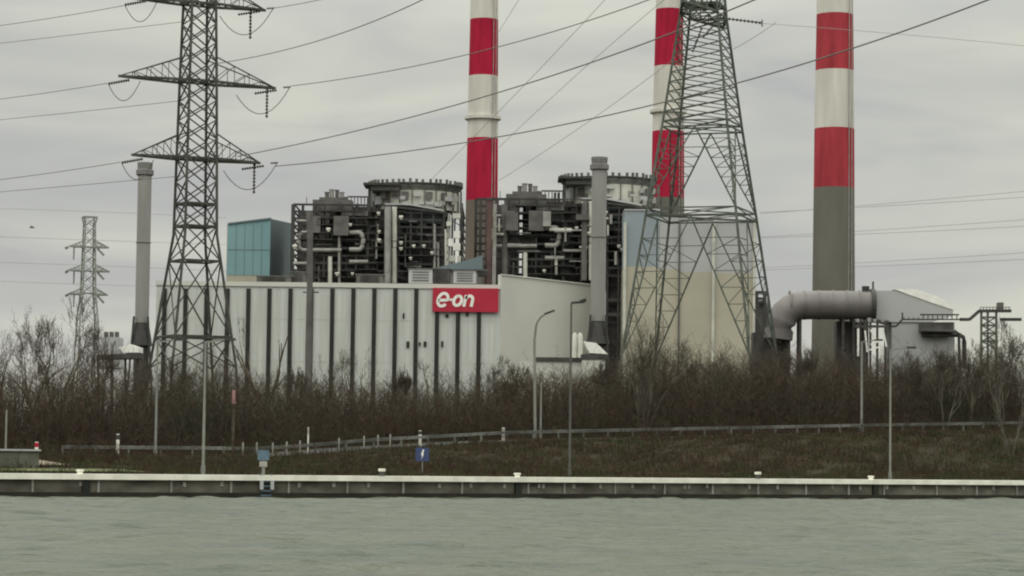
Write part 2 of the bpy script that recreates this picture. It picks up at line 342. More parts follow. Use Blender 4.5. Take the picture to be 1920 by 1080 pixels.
def shrubs(P, H, nb=8, nt2=3, w=0.055, spread=0.55):
    n = len(P); lean = rng.normal(0, 0.13, (n, 3)); lean[:, 2] = 1; S = lean * H[:, None]
    vs, ts_, o = [], [], 0
    def put(a, d, ww):
        nonlocal o
        V1, T1 = spikes(a, d, ww); vs.append(V1); ts_.append(T1 + o); o += len(V1)
    put(P, S, np.full(n, w)); put(P, S, np.full(n, w))
    idx = np.repeat(np.arange(n), nb); t = rng.uniform(0.08, 0.95, len(idx))[:, None]
    A = P[idx] + S[idx] * t; d = rng.normal(0, spread, (len(idx), 3)); d[:, 2] = rng.uniform(0.5, 1.1, len(idx))
    d *= (H[idx] * rng.uniform(0.16, 0.34, len(idx)))[:, None]; put(A, d, np.full(len(idx), w * 0.55))
    j = np.repeat(np.arange(len(idx)), nt2); t = rng.uniform(0.2, 0.95, len(j))[:, None]
    A2 = A[j] + d[j] * t; d2 = rng.normal(0, spread, (len(j), 3)); d2[:, 2] = rng.uniform(0.2, 1.0, len(j))
    d2 *= (H[idx][j] * rng.uniform(0.06, 0.15, len(j)))[:, None]; put(A2, d2, np.full(len(j), w * 0.38))
    return np.concatenate(vs), np.concatenate(ts_)
# target top line of the thicket in the photograph (px, py) at v ~ 45
TOP = [(-200, 700), (0, 690), (150, 680), (280, 700), (400, 690), (520, 712), (700, 720), (860, 722), (950, 705), (1030, 700), (1130, 690), (1200, 672), (1400, 668), (1600, 672), (1750, 672), (1850, 670), (2100, 665)]
def top_height(P):
    out = np.zeros(len(P)); rt = ROT.transposed()
    for i, p in enumerate(P):
        c = rt @ (Vector(p) - EYE); px = 960 + F * c.x / -c.z
        py = np.interp(px, [a for a, b in TOP], [b for a, b in TOP]); out[i] = at(px, py, p[1]).z - p[2]
    return out
u, v, P = field(17000, -18, 118, 36, 64)
H = top_height(P) * (0.80 + 0.20 * fbm(u, v, 0.30, 5) + rng.normal(0, 0.12, len(P)))
H *= np.where(rng.random(len(P)) < 0.35, rng.uniform(0.3, 0.75, len(P)), 1)
Vv, T = shrubs(P, np.clip(H, 0.6, 9))
tag(np_obj('thicket', Vv, T, M_twig), 'dense band of bare brown winter scrub in front of the power station', 'thicket', kind='stuff')
# low brambles on both sides of the road
u, v, P = field(5200, -14, 118, 34.2, 40); H = rng.uniform(0.5, 1.7, len(P))
V1, T1 = shrubs(P, H, 6, 3, 0.04, 0.9)
M_bram = patch_mat('bramble_stems', [(0.046, 0.050, 0.026), (0.060, 0.036, 0.030), (0.050, 0.046, 0.028), (0.040, 0.052, 0.026)], 0.12, 1.2)
u, v, P = field(9000, -16, 108, 5, 25); keep = (fbm(u, v, 0.22, 8) > -0.05) & ~((u < uP(270, 8)) & (v < 10)) & ~((u < uP(75, 19)) & (v > 12)); P = P[keep]; H = rng.uniform(0.25, 1.0, len(P)) * (1 + .7 * np.clip(fbm(u[keep], v[keep], .5, 12), 0, 1.5))
V2, T2 = shrubs(P, H, 7, 3, 0.042, 1.0)
tag(np_obj('brambles', np.concatenate([V1, V2]), np.concatenate([T1, T2 + len(V1)]), M_bram), 'reddish brown brambles scattered over the bank and road verge', 'brambles', kind='stuff')

def tree(px, py_top, py_base, D, spread, label, seed, dens=1.0, pale=False, stems=1, group=None, name='bare_tree', limbs=26):
    r = random.Random(seed); base = at(px, py_base, D); uu_, vv_ = touv(base.x, base.y)
    base.z = float(zter(uu_, vv_)) - 0.05; top = at(px, py_top, D).z; Ht = top - base.z; W = spread * D / F / 2
    t = thing(name, base, label, 'tree', group); mb = MB(); A, Dd, Ws = [], [], []
    def inside(p):
        q_ = p - base; f = max(0.02, q_.z / Ht); lim = W * min(1.0, 0.35 + 1.1 * f) * (1.25 - max(0, f - .6) * 1.6)
        return math.hypot(q_.x, q_.y) < lim and f < 1.02
    def grow(p, d, ln, rad, lvl):
        """one branch that splits at its end and along its length"""
        pts = [p.copy()]; dd = d.normalized()
        for k in range(3):
            dd = (dd + Vector((r.gauss(0, .12), r.gauss(0, .12), r.gauss(0.06, .08)))).normalized(); pts.append(pts[-1] + dd * ln / 3)
        if lvl <= 2: mb.tube(pts, rad, 5 if lvl < 2 else 4, rad * .6)
        else:
            for a, b_ in zip(pts, pts[1:]): A.append(a); Dd.append((b_ - a) * 1.25); Ws.append(max(rad * 1.9, .034 if dens > 1.2 else .024))
        if lvl >= 6 or (lvl > 1 and not inside(pts[-1])): return
        n = 2 if r.random() < .45 else 3
        if lvl >= 2: n += 1 if dens > 1.2 else 0
        for q_ in range(n):
            f = 1.0 if q_ == 0 else r.uniform(.35, 1.0); x_ = f * 3; k = min(int(x_), 2); a = pts[k].lerp(pts[k + 1], x_ - k)
            an = r.uniform(0, 6.28); sp = r.uniform(.35, .85) * (0.5 if q_ == 0 else 1.0)
            perp = dd.cross(Vector((math.cos(an), math.sin(an), .3))).normalized()
            grow(a, dd + perp * sp + Vector((0, 0, .12)), ln * r.uniform(.62, .82), rad * (.66 if q_ == 0 else .5), lvl + 1)
    for s in range(stems):
        a0 = 6.28 * s / stems + r.uniform(-.4, .4); o = Vector((math.cos(a0), math.sin(a0), 0)); ln = Ht * (.27 if stems == 1 else r.uniform(.24, .30))
        tilt = 0.06 if stems == 1 else min(.5, W / Ht * .9) * (.45 if stems > 4 else 1); rad = (0.012 * Ht + 0.045) * (1 if stems == 1 else .62)
        grow(base + o * (0 if stems == 1 else .2), Vector((o.x * tilt, o.y * tilt, 1)), ln, rad, 0)
        if stems == 1:
            for e in range(2): an = r.uniform(0, 6.28); grow(base + Vector((0, 0, Ht * r.uniform(.12, .3))), Vector((math.cos(an) * .7, math.sin(an) * .7, 1)), ln * .8, rad * .55, 1)
    mb.build('trunk', M_palebark if pale else M_bark, t)
    A = np.array([tuple(a - base) for a in A]); Dd = np.array([tuple(d) for d in Dd])
    # the tips are scaled so that the crown keeps the height measured in the photograph
    zmax = np.percentile(A[:, 2] + Dd[:, 2], 99.5); k = Ht / zmax
    Vv, T = spikes(A, Dd, np.array(Ws)); o = np_obj('crown', Vv, T, M_twigpale if pale else M_twig2); o.parent = t
    t.scale = (1.0, 1.0, k)
    return t
_defer = 1
M_twig2 = patch_mat('tree_twigs', [(0.048, 0.043, 0.031), (0.070, 0.060, 0.045), (0.056, 0.051, 0.036)], 0.3, 2)
GT = 'bare trees rising above the scrub'
tree(118, 545, 800, 205, 130, 'tallest bare tree at the left, in front of the small distant pylon', 11, 1.6, limbs=44, group=GT)
tree(62, 580, 800, 200, 110, 'bushy bare tree second from the left edge', 12, 1.4, limbs=36, group=GT)
tree(10, 590, 800, 198, 80, 'bare tree cut by the left edge of the picture', 13, 0.8, group=GT)
tree(185, 620, 800, 212, 70, 'lower bare tree just left of the slim flue with the conical base', 14, 1.3, group=GT)
tree(262, 655, 800, 205, 60, 'low bare tree at the foot of the left slim flue', 15, 1.2, group=GT)
tree(405, 640, 800, 212, 80, 'bare tree inside the right leg of the big left pylon', 16, 1.0, group=GT)
tree(487, 578, 800, 208, 70, 'slender bare tree with a clumped top right of the big left pylon', 17, 0.9, group=GT)
tree(600, 665, 800, 208, 80, 'low bare tree in front of the white hall beside the tall grey mast', 18, 0.9, pale=True, group=GT)
tree(668, 650, 800, 205, 90, 'pale bare tree before the middle of the white hall', 19, 0.8, pale=True, group=GT)
tree(805, 672, 800, 205, 90, 'low bare tree below the red sign', 20, 1.0, group=GT)
tree(890, 662, 800, 208, 100, 'bare tree before the right end of the dark wall strips', 21, 1.0, group=GT)
tree(1205, 585, 815, 204, 100, 'tall many stemmed pale bare tree before the beige building', 22, 1.1, pale=True, stems=8, group=GT, limbs=56)
tree(1330, 655, 815, 215, 80, 'low bare tree before the middle of the beige building', 23, 0.8, pale=True, group=GT)
tree(1395, 625, 815, 218, 90, 'bare tree at the right leg of the green lattice tower', 24, 1.0, pale=True, group=GT)
tree(1560, 660, 815, 215, 70, 'low bare tree below the fat horizontal duct', 25, 0.9, group=GT)
tree(1868, 600, 815, 222, 90, 'twiggy tree before the walkway at the right edge', 26, 1.6, pale=True, group=GT, limbs=40)
tree(1893, 632, 850, 192, 120, 'pale forked tree leaning over the road at the right', 27, 0.35, pale=True, stems=3, group=GT, limbs=14)

for i, (px, py, w_, pl_, lab) in enumerate(((330, 668, 60, 0, 'young bare tree between the legs of the big left pylon'), (545, 688, 60, 1, 'small pale tree left of the tall grey mast'), (735, 690, 60, 0, 'small bare tree right of the middle of the hall'), (950, 672, 80, 0, 'bushy bare tree before the corner of the white hall'),
        (1135, 668, 60, 0, 'dark bare tree at the foot of the right slim flue'), (1275, 640, 70, 1, 'pale young tree beside the tall many stemmed tree'), (1450, 655, 80, 0, 'bare tree below the elbow of the fat duct'), (1510, 648, 50, 1, 'thin pale tree left of the thick chimney foot'),
        (1690, 655, 80, 0, 'bare tree before the filter house'), (1770, 650, 70, 1, 'pale bare tree before the right end of the filter house'), (1820, 640, 60, 0, 'bare tree under the raised walkway'))):
    tree(px, py, 815, 200 + (px / 1920) * 18 + (i % 3) * 3, w_, lab, 40 + i, 1.3, pale=bool(pl_), group=GT, stems=1 + (i % 2) * 2)

# ------------------------------------------------------------------ chimneys
def stack(px_pts, D, bands, radii, ring, label, red, conc, rec=None):
    """px_pts: picture axis (px, py) low down; bands: list of py limits from top; radii (py, half px)"""
    px, pyb = px_pts; base = at(px, pyb, D); bx, by = base.x, base.y; zb = 4.3
    t = thing('power_station_chimney', (bx, by, zb), label, 'chimney', 'red and white power station chimneys')
    def zz(py): return at(px, py, D).z
    def rr(z):
        zs = [zz(p) for p, _ in radii]; rs = [r_ * D / F for _, r_ in radii]; o = np.argsort(zs)
        zs = [zs[i] for i in o]; rs = [rs[i] for i in o]
        if z < zs[0]: return rs[0] + (zs[0] - z) * 0.012
        if z > zs[-1]: return rs[-1] - (z - zs[-1]) * 0.008
        return float(np.interp(z, zs, rs))
    lim = [zz(p) for p in bands]; ztop = lim[0] + 34
    zs = [ztop, lim[0]] + lim[1:] + [zb]
    mats = [M_stw, red, M_stw, red, conc]
    for i, m in enumerate(mats):
        a, b_ = zs[i + 1], zs[i]
        MB().lathe((bx, by, 0), [(rr(a), a), (rr((a + b_) / 2), (a + b_) / 2), (rr(b_), b_)], 40).build('shaft_band' if i < 4 else 'shaft', m, t, smooth=True)
    if ring:
        z = zz(ring); MB().lathe((bx, by, 0), [(rr(z) + .02, z - .35), (rr(z) + .55, z - .25), (rr(z) + .55, z + .3), (rr(z) + .02, z + .35)], 40).build('gallery', M_stw, t)
    la = MB(); x = bx + rr(30) * 0.62; y = by - rr(30) * 0.80
    la.bar((x, y, 8), (x - 0.1, y + 0.15, ztop), 0.12); la.bar((x + .5, y + .3, 8), (x + .4, y + .45, ztop), 0.12)
    la.build('ladder', M_pipe, t)
    return t
stack((902, 480), 480, [37, 143, 260, 377], [(40, 26.5), (260, 29), (377, 30), (500, 30.5)], 222, 'red and white banded chimney between the two boiler frames', M_red, M_stc)
stack((1251, 480), 480, [18, 125, 247, 372], [(20, 25.5), (247, 30), (372, 31), (500, 32)], 210, 'red and white banded chimney partly behind the green lattice tower', M_red, M_stc3)
stack((1563, 540), 440, [28, 133, 242, 353], [(28, 34.5), (242, 37.5), (540, 39.5)], None, 'thickest red and white banded chimney, standing alone at the right', M_red2, M_stc3)

M_cap = mat('flue_cap', (0.17, 0.17, 0.16), var=.15, scale=1)
def flue(px, py_top, D, half, label, py_cone):
    b_ = at(px, 600, D); x, y = b_.x, b_.y; t = thing('slim_flue', (x, y, 4.3), label, 'chimney', 'slim grey flues'); r = half * D / F
    zt = at(px, py_top, D).z; zc = at(px, py_cone, D).z
    MB().lathe((x, y, 0), [(r, zc), (r, zt - 1.6)], 24).build('shaft', M_thin, t, smooth=True)
    MB().lathe((x, y, 0), [(r, zt - 1.8), (r * 1.28, zt - 1.6), (r * 1.28, zt - 1.0), (r * 1.05, zt - 0.9), (r * 1.12, zt - .2), (r * 1.12, zt)], 24).build('cap', M_cap, t)
    zj = at(px, py_top + 150, D).z; MB().lathe((x, y, 0), [(r + .02, zj - .1), (r + .1, zj), (r + .02, zj + .1)], 24).build('joint_ring', M_mid, t)
    MB().lathe((x, y, 0), [(r * 1.1, 4.3), (r * 1.1, zc - 3.0), (r * 1.6, zc - 2.8), (r * 1.05, zc), (r * 1.05, zc + .2)], 24).build('conical_base', M_dwalk, t)
    fr = MB()
    for s in (-1, 1): fr.bar((x + s * r * 2.2, y - r, 4.3), (x + s * r * 1.0, y - r, zc + 1), .25)
    for kz in range(6): fr.bar((x - r * 2, y - r * 1.3, 5 + kz * 1.3), (x + r * 2, y - r * 1.3, 5.4 + kz * 1.3), .14)
    fr.build('base_frame', M_dark, t); return t
flue(266, 305, 350, 13.0, 'slim grey flue standing alone left of the big pylon', 608)
flue(1121, 295, 350, 14.0, 'slim grey flue in front of the right end of the white hall', 605)

# ------------------------------------------------------------------ white hall
D0 = 380
cL, cR = at(290, 700, D0), at(935, 700, D0); zt = at(612, 530, D0).z; zb = 3.5
hall = thing('white_hall', (cL.x, D0, zb), 'long low white industrial hall with dark vertical window strips', 'building')
HX = Vector((1, 0, 0))
far_x = at(1108, 600, 401).x; hr = at(935, 515, D0).z
fw_ = MB().box(((cL.x + cR.x) / 2, D0 + 0.5, (zb + zt) / 2 - .35), (cR.x - cL.x, 1.0, zt - zb - .7)).build('front_wall', M_hall, hall)
MB().box(((cL.x + cR.x) / 2 + .05, D0 + 0.45, zt - .33), (cR.x - cL.x + .3, 1.3, 0.65)).build('parapet', M_hallside, hall)
zf = at(1108, 534, 401).z
sd = Vector((far_x - cR.x, 401 - D0, 0)).normalized(); nn = Vector((-sd.y, sd.x, 0)) * 0.5
MB().prism([(cR.x + .16, D0 - .1, zb), (far_x, 401, zb), (far_x, 401, zf), (cR.x + .16, D0 - .1, hr)], nn).build('side_wall', M_hallside, hall)
MB().box(((cL.x + cR.x) / 2, D0 + 11.3, zt - 1.3), (cR.x - cL.x - .6, 20, .3)).build('roof', M_conc, hall)
MB().box((cL.x + .3, D0 + 11.2, (zb + zt) / 2 - .8), (.5, 20.3, zt - zb - 1.6)).build('end_wall', M_hallside, hall)
rib = MB()
x = cL.x + .3
while x < cR.x - .2:
    rib.box((x, D0 - .02, (zb + zt) / 2 - .6), (.12, .1, zt - zb - 1.9)); x += 0.75
for zz_ in (9.5, 15.5, 21.5): rib.box(((cL.x + cR.x) / 2, D0 - .015, zz_), (cR.x - cL.x - .6, .06, .07))
rib.build('cladding_ribs', M_hallside, fw_)
MB().bar((cR.x + .2, D0 - .15, hr + .02), (far_x, 400.8, zf + .02), .22, .12).build('roof_edge_trim', M_white, hall)
for k in range(16):
    px = 307.5 + 39.35 * k; a = at(px, 541, D0); bz = zb + .5
    MB().box((at(px, 620, D0).x, D0 - .12, (a.z + bz) / 2), (.60, .22, a.z - bz)).build('window_strip', M_slot, fw_)
for px, py, wd, hh in [(757, 592, .25, .7), (838, 592, .45, .5), (876, 588, .4, .7), (765, 646, .4, .9), (787, 645, .25, .5), (797, 645, .4, .7), (829, 645, .3, .8)]:
    p = at(px, py, D0); MB().box((p.x, D0 - .12, p.z), (wd, .2, hh)).build('vent', M_slot, fw_)
# sign
s0, s1 = at(811, 584, D0 - .6), at(935, 541, D0 - .6)
sg = thing('red_company_sign', ((s0.x + s1.x) / 2, D0 - .6, s0.z), 'red rectangular sign with white slanted lettering on the white hall', 'sign')
sp_ = MB().box(((s0.x + s1.x) / 2, D0 - .45, (s0.z + s1.z) / 2), (s1.x - s0.x, .3, s1.z - s0.z)).build('panel', mat('sign_red', (0.40, 0.020, 0.045), var=0.08, scale=.3, rough=.5), sg)
def ribbon(mb, pts, wd):
    """flat letter stroke in sign units, slanted"""
    H_ = s1.z - s0.z; ox, oz = s0.x, s0.z; y = D0 - .66
    P2 = [Vector((ox + (x_ + 0.22 * (z_ - .5)) * H_, z_ * H_ + oz)) for x_, z_ in pts]; m = len(P2); Lp, Rp = [], []
    for i, p in enumerate(P2):
        d = (P2[min(i + 1, m - 1)] - P2[max(i - 1, 0)]).normalized(); n_ = Vector((-d.y, d.x)) * wd * H_ / 2; Lp.append(p + n_); Rp.append(p - n_)
    for i in range(m - 1):
        poly = [(Lp[i].x, y, Lp[i].y), (Lp[i + 1].x, y, Lp[i + 1].y), (Rp[i + 1].x, y, Rp[i + 1].y), (Rp[i].x, y, Rp[i].y)]
        mb.prism(poly, (0, .055, 0))
def arc(cx, cz, rx, rz, a0, a1, n=18): return [(cx + rx * math.cos(R(a0 + (a1 - a0) * i / n)), cz + rz * math.sin(R(a0 + (a1 - a0) * i / n))) for i in range(n + 1)]
le = MB(); ribbon(le, [(.24, .47), (.61, .49)] + arc(.43, .50, .205, .27, 0, 318, 26), .125); le.build('letter', M_white, sp_)
le = MB(); ribbon(le, [(.72, .50), (.83, .50)], .105); le.build('letter', M_white, sp_)
le = MB(); ribbon(le, arc(1.06, .465, .165, .20, 90, 455, 24), .125); le.build('letter', M_white, sp_)
le = MB(); ribbon(le, [(1.37, .22), (1.37, .70)], .125); ribbon(le, arc(1.53, .50, .15, .17, 165, 0, 12) + [(1.68, .22)], .125); le.build('letter', M_white, sp_)

# hall roof gear
def gear(name, label, cat, px0, px1, py0, py1, D, dep, m, group=None, trims=True):
    a, b_ = at(px0, py1, D), at(px1, py0, D); base = (a.x / 2 + b_.x / 2, D + dep / 2, a.z)
    t = thing(name, base, label, cat, group)
    MB().box((base[0], D + dep / 2, (a.z + b_.z) / 2), (b_.x - a.x, dep, b_.z - a.z)).build('housing', m, t)
    if trims:
        MB().box((base[0], D + dep / 2, b_.z + .07), (b_.x - a.x + .3, dep + .3, .14)).build('lid', M_mid, t)
        lv = MB()
        for k in range(4): lv.box((base[0], D - .05, a.z + (b_.z - a.z) * (k + 1) / 5), ((b_.x - a.x) * .7, .12, .09))
        lv.build('louvres', M_dark, t)
    return t
RG = 'machinery on the roof of the white hall'
gear('roof_unit', 'wide grey box on the white hall roof left of the twin tall pipes', 'roof unit', 668, 718, 516, 531, 386, 4, M_mid, RG)
gear('roof_unit', 'pale grey plant box on the roof left of the red sign', 'roof unit', 766, 811, 505, 531, 385, 4, M_gcl, RG)
gear('roof_unit', 'black open plant box on the roof directly above the red sign', 'roof unit', 813, 843, 505, 530, 386, 4, M_casing, RG)
gear('roof_unit', 'low pale plant box with lid above the right half of the red sign', 'roof unit', 850, 893, 508, 531, 385, 4, M_gcl, RG)
gear('roof_unit', 'dark small box at the right corner of the hall roof', 'roof unit', 896, 914, 508, 517, 385, 3, M_dark, RG)
gear('roof_unit', 'olive grey low box at the foot of the blue building', 'roof unit', 481, 545, 519, 531, 390, 4, M_mid, RG)
gear('roof_unit', 'grey box behind the roof edge beside the boiler frame', 'roof unit', 545, 572, 511, 531, 392, 4, M_mid, RG)
a = at(805, 505, 396); b_ = at(905, 505, 396); c = at(905, 478, 396); d = at(880, 487, 396)
t = thing('lean_to_roof', (a.x, 396, 20), 'slate grey sloping roof between the boiler frame and the chimney', 'roof')
MB().prism([a, b_, c, d], (0, 8, 0)).build('roof_sheet', M_blue2, t)
MB().box(((a.x + b_.x) / 2, 400.2, a.z - 4.06), (b_.x - a.x, 7.5, 8)).build('wall', M_mid, t)

# ------------------------------------------------------------------ blue building left, beige building right
t = thing('blue_building', at(424, 700, 425), 'teal blue clad building with beige base left of the boiler frames', 'building')
p1, p2 = at(424, 600, 425), at(504, 600, 425); p3x = at(550, 600, 448)
z1, z2, z3 = at(424, 420, 425).z, at(504, 410, 425).z, at(550, 420, 448).z; zs_ = at(460, 516, 425).z
bk = Vector((p3x.x - p2.x, p3x.y - p2.y, 0))
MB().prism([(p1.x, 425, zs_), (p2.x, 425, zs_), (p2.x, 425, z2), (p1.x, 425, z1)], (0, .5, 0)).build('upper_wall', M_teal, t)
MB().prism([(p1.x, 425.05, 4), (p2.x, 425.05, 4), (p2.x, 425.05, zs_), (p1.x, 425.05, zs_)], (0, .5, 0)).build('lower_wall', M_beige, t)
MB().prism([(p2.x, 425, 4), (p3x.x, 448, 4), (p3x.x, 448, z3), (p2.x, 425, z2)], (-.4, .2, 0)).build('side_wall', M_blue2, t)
MB().prism([(p1.x, 425.1, z1 - .1), (p2.x, 425.1, z2 - .1), (p2.x, 425.1, z2 - .5), (p1.x, 425.1, z1 - .5)], bk).build('roof', M_gcl, t)
MB().bar((p1.x, 424.9, z1 + .05), (p2.x + .1, 424.9, z2 + .05), .3, .25).build('roof_edge', M_blue2, t)
MB().bar((p1.x, 425.3, 4), (p1.x, 425.3, z1), .3).build('corner_trim', M_gcl, t)
jt = MB()
for k in range(1, 5): jt.bar((p1.x + (p2.x - p1.x) * k / 5, 424.97, zs_), (p1.x + (p2.x - p1.x) * k / 5, 424.97, z1), .05)
jt.bar((p1.x, 424.97, at(460, 468, 425).z), (p2.x, 424.97, at(460, 468, 425).z), .06); jt.build('cladding_joints', M_blue2, t)

DB = 392
t = thing('beige_building', at(1170, 700, DB), 'tall beige clad building with grey blue upper half behind the lattice tower', 'building')
segs = [(1170, 1236, 395, 500, M_blue3), (1236, 1272, 405, 505, M_gcl), (1272, 1337, 412, 510, M_gcl), (1337, 1415, 416, 512, M_gcl)]
for i, (a_, b2, pt, ps, m) in enumerate(segs):
    xa, xb = at(a_, 550, DB).x, at(b2, 550, DB).x; zt_, zs2 = at((a_ + b2) / 2, pt, DB).z, at((a_ + b2) / 2, ps, DB).z
    MB().box(((xa + xb) / 2, DB + 10 + .03 * i, (zt_ + zs2) / 2), (xb - xa - .02, 20, zt_ - zs2)).build('upper_wall', m, t)
    MB().box(((xa + xb) / 2, DB + 10 + .03 * i, (zs2 + 3.9) / 2), (xb - xa - .02, 20, zs2 - 3.9)).build('lower_wall', M_beige, t)
    MB().box(((xa + xb) / 2, DB + 10 + .03 * i, zt_ + .1), (xb - xa + .1, 20.3, .2)).build('roof_edge', M_gcl, t)
for px, m in [(1337, M_pale), (1273, M_mid), (1414, M_pale), (1171, M_pale)]:
    x = at(px, 550, DB).x; MB().cyl((x, DB - .3, 4), (x, DB - .3, at(px, 418, DB).z), .24 if m is M_pale else .14, n=8).build('downpipe', m, t)
# dark stair core between flue and beige building
t = thing('stair_core', at(1154, 700, 404), 'dark narrow steel stair core right of the slim flue', 'tower')
xa, xb = at(1136, 550, 404).x, at(1169, 550, 404).x; zt_ = at(1150, 397, 404).z
MB().box(((xa + xb) / 2, 409, (zt_ + 4) / 2), (xb - xa - .8, 8, zt_ - 4)).build('core', M_casing, t)
fr = MB()
for x in (xa + .15, xb - .15): fr.bar((x, 404, 4), (x, 404, zt_ + .4), .3)
for k in range(13):
    z = 6 + k * (zt_ - 6) / 12.0; fr.bar((xa, 404, z), (xb, 404, z), .22)
    fr.bar((xa if k % 2 else xb, 403.9, z), (xb if k % 2 else xa, 403.9, min(z + (zt_ - 6) / 12, zt_)), .14)
fr.build('stair_frame', M_dark, t)
for py in (563, 590): z = at(1150, py, 404).z; MB().box(((xa + xb) / 2, 403.6, z), (xb - xa - .3, .3, .5)).build('landing_panel', M_mid, t)

# ------------------------------------------------------------------ boiler steelwork (twin units)
DBo = 415
def B(px, py, d=0): return at(px, py, DBo + d)
bo = thing('boiler_unit', (B(708, 530).x, DBo, 4.3), 'open steel boiler frame crowded with pipes and ducts above the left part of the hall', 'boiler house', 'twin boiler frames behind the hall')
zbs = 6
def ztop_at(px): return np.interp(px, [548, 600, 689, 690, 722, 790, 832, 868], [383, 382, 382, 372, 385, 389, 397, 380])
cols = [550, 566, 590, 608, 640, 668, 690, 722, 748, 770, 790, 812, 832, 848, 866]
fr = MB()
for i, px in enumerate(cols):
    for d in (0, 11, 23):
        x = B(px, 450, d).x + (0 if d == 0 else rng.uniform(-.4, .4)); zt_ = B(px, float(ztop_at(px)), d).z
        fr.bar((x, DBo + d, zbs), (x, DBo + d, zt_), .42 if px in (550, 690, 832, 722) else .26)
fr.build('columns', M_dark, bo)
fr = MB(); levels = [384, 398, 411, 425, 438, 452, 466, 480, 494, 508, 522]
for py in levels:
    for d in (0, 11, 23):
        a, b_ = B(550, py, d), B(690 if py < 390 else 832, py, d); z = (a.z + b_.z) / 2; fr.bar((a.x, DBo + d, z), (b_.x, DBo + d, z), .22, .32)
    z = B(700, py).z
    for px in cols[::2]:
        x = B(px, 450, 0).x; fr.bar((x, DBo, z), (x, DBo + 23, z), .2)
for k in range(34):
    i = random.randrange(len(cols) - 1); j = random.randrange(len(levels) - 1); a, b_ = B(cols[i], levels[j] + 2), B(cols[i + 1], levels[j + 1]); 
    a.y = b_.y = DBo + .03 * (k % 7) + .3; fr.bar(a, b_, .13)
fr.build('beams', M_dark, bo)
pf = MB()
for k, py in enumerate(levels[1:]):
    z = B(700, py).z
    for j in range(3):
        x0 = rng.uniform(552, 760); x1 = x0 + rng.uniform(40, 100); x1 = min(x1, 866); a, b_ = B(x0, py).x, B(x1, py).x; dd = rng.uniform(-1.2, .3)
        pf.box(((a + b_) / 2, DBo + 1.4 + dd, z + .1 + .02 * j), (b_ - a, 3.4, .1))
        pf.bar((a, DBo - .3 + dd, z + 1.1 + .01 * j), (b_, DBo - .3 + dd, z + 1.1 + .01 * j), .08); n = int((b_ - a) / 1.4)
        for q_ in range(n + 1): pf.bar((a + (b_ - a) * q_ / max(n, 1), DBo - .3 + dd, z), (a + (b_ - a) * q_ / max(n, 1), DBo - .3 + dd, z + 1.1), .07)
pf.build('walkways', M_dwalk, bo)
def bx(p0, p1, q0, q1, d0, d1, m, name):
    a, b_ = B(p0, q1, d0), B(p1, q0, d0); return MB().box(((a.x + b_.x) / 2, DBo + (d0 + d1) / 2, (a.z + b_.z) / 2), (b_.x - a.x, d1 - d0, b_.z - a.z)).build(name, m, bo)
bx(556, 618, 396, 540, 9, 20, M_casing, 'furnace_casing'); bx(618, 722, 388, 540, 5, 19, M_casing, 'furnace_casing'); bx(746, 826, 398, 540, 4, 21, M_casing, 'furnace_casing')
bx(722, 748, 388, 540, 6, 18, M_casing, 'furnace_casing')
bx(748, 826, 392, 418, 2, 3.9, M_blue2, 'air_duct'); bx(625, 654, 405, 441, -1.5, 3, M_mid, 'air_duct'); bx(576, 601, 405, 436, -1.2, 3, M_mid, 'air_duct')
bx(586, 660, 375, 394, 1, 4.5, M_mid, 'air_duct'); bx(640, 690, 395, 404, -.8, 1.5, M_mid, 'air_duct')
bx(606, 640, 452, 480, 1.2, 3.8, M_mid, 'air_duct'); bx(690, 705, 400, 520, .6, 2.5, M_casing, 'air_duct')
bx(720, 732, 386, 531, -1.6, .4, M_mid, 'air_duct')
def pipe(pts, r, m, n=8, d=-.8):
    P3 = [B(x, y, d) for x, y in pts]; return MB().tube(P3, r, n).build('pipe', m, bo, smooth=True)
def ucurve(x0, x1, y0, y1): 
    return [(x0, y0), (x1 - 8, y0)] + [(x1 - 8 + 8 * math.sin(R(a)), (y0 + y1) / 2 - (y1 - y0) / 2 * math.cos(R(a))) for a in range(15, 180, 15)] + [(x1 - 8, y1), (x0, y1)]
pipe(ucurve(655, 681, 436, 468), .38, M_pipe); pipe([(580, 436), (568, 436), (562, 440), (561, 452), (562, 464), (568, 469), (640, 469)], .32, M_pipe)
pipe([(739, 388), (739, 531)], .44, M_pale, d=-1); pipe([(727, 388), (727, 531)], .52, M_pipe, d=-2.3); pipe([(619, 481), (619, 531)], .34, M_pale)
pipe([(655, 491), (690, 491)], .34, M_pipe); pipe([(550, 494), (576, 494)], .26, M_pipe); pipe([(580, 395), (580, 531)], .5, M_mid); pipe([(636, 442), (636, 531)], .2, M_pipe)
pipe([(706, 452), (706, 485)], .16, M_pipe); pipe([(708, 420), (708, 452), (716, 455)], .2, M_pipe); pipe([(560, 414), (600, 414)], .18, M_pipe); pipe([(760, 440), (760, 500), (790, 500)], .16, M_mid)
pipe([(815, 420), (815, 520)], .2, M_pipe); pipe([(822, 455), (822, 520)], .16, M_pipe); pipe([(836, 430), (836, 515)], .2, M_pale); pipe([(842, 400), (842, 505)], .22, M_pipe)
for k in range(30):
    x = random.uniform(558, 830); y = random.uniform(400, 520); l = random.uniform(8, 34)
    pipe([(x, y), (x + l, y)] if random.random() < .5 else [(x, y), (x, min(y + l, 529))], random.uniform(.08, .2), random.choice([M_mid, M_mid, M_pipe, M_casing]), 6, d=random.uniform(-.6, 1.5))
def ball(px, py, r, d=-1.4, m=None):
    c = B(px, py, d); mb = MB(); mb.cyl(c - Vector((r * .8, 0, 0)), c + Vector((r * .7, 0, 0)), r * .62, n=10); mb.cyl(c + Vector((0, 0, -r * .9)), c + Vector((0, 0, r * .55)), r * .5, r * .38, n=8)
    mb.build('valve', m or M_pale, bo)
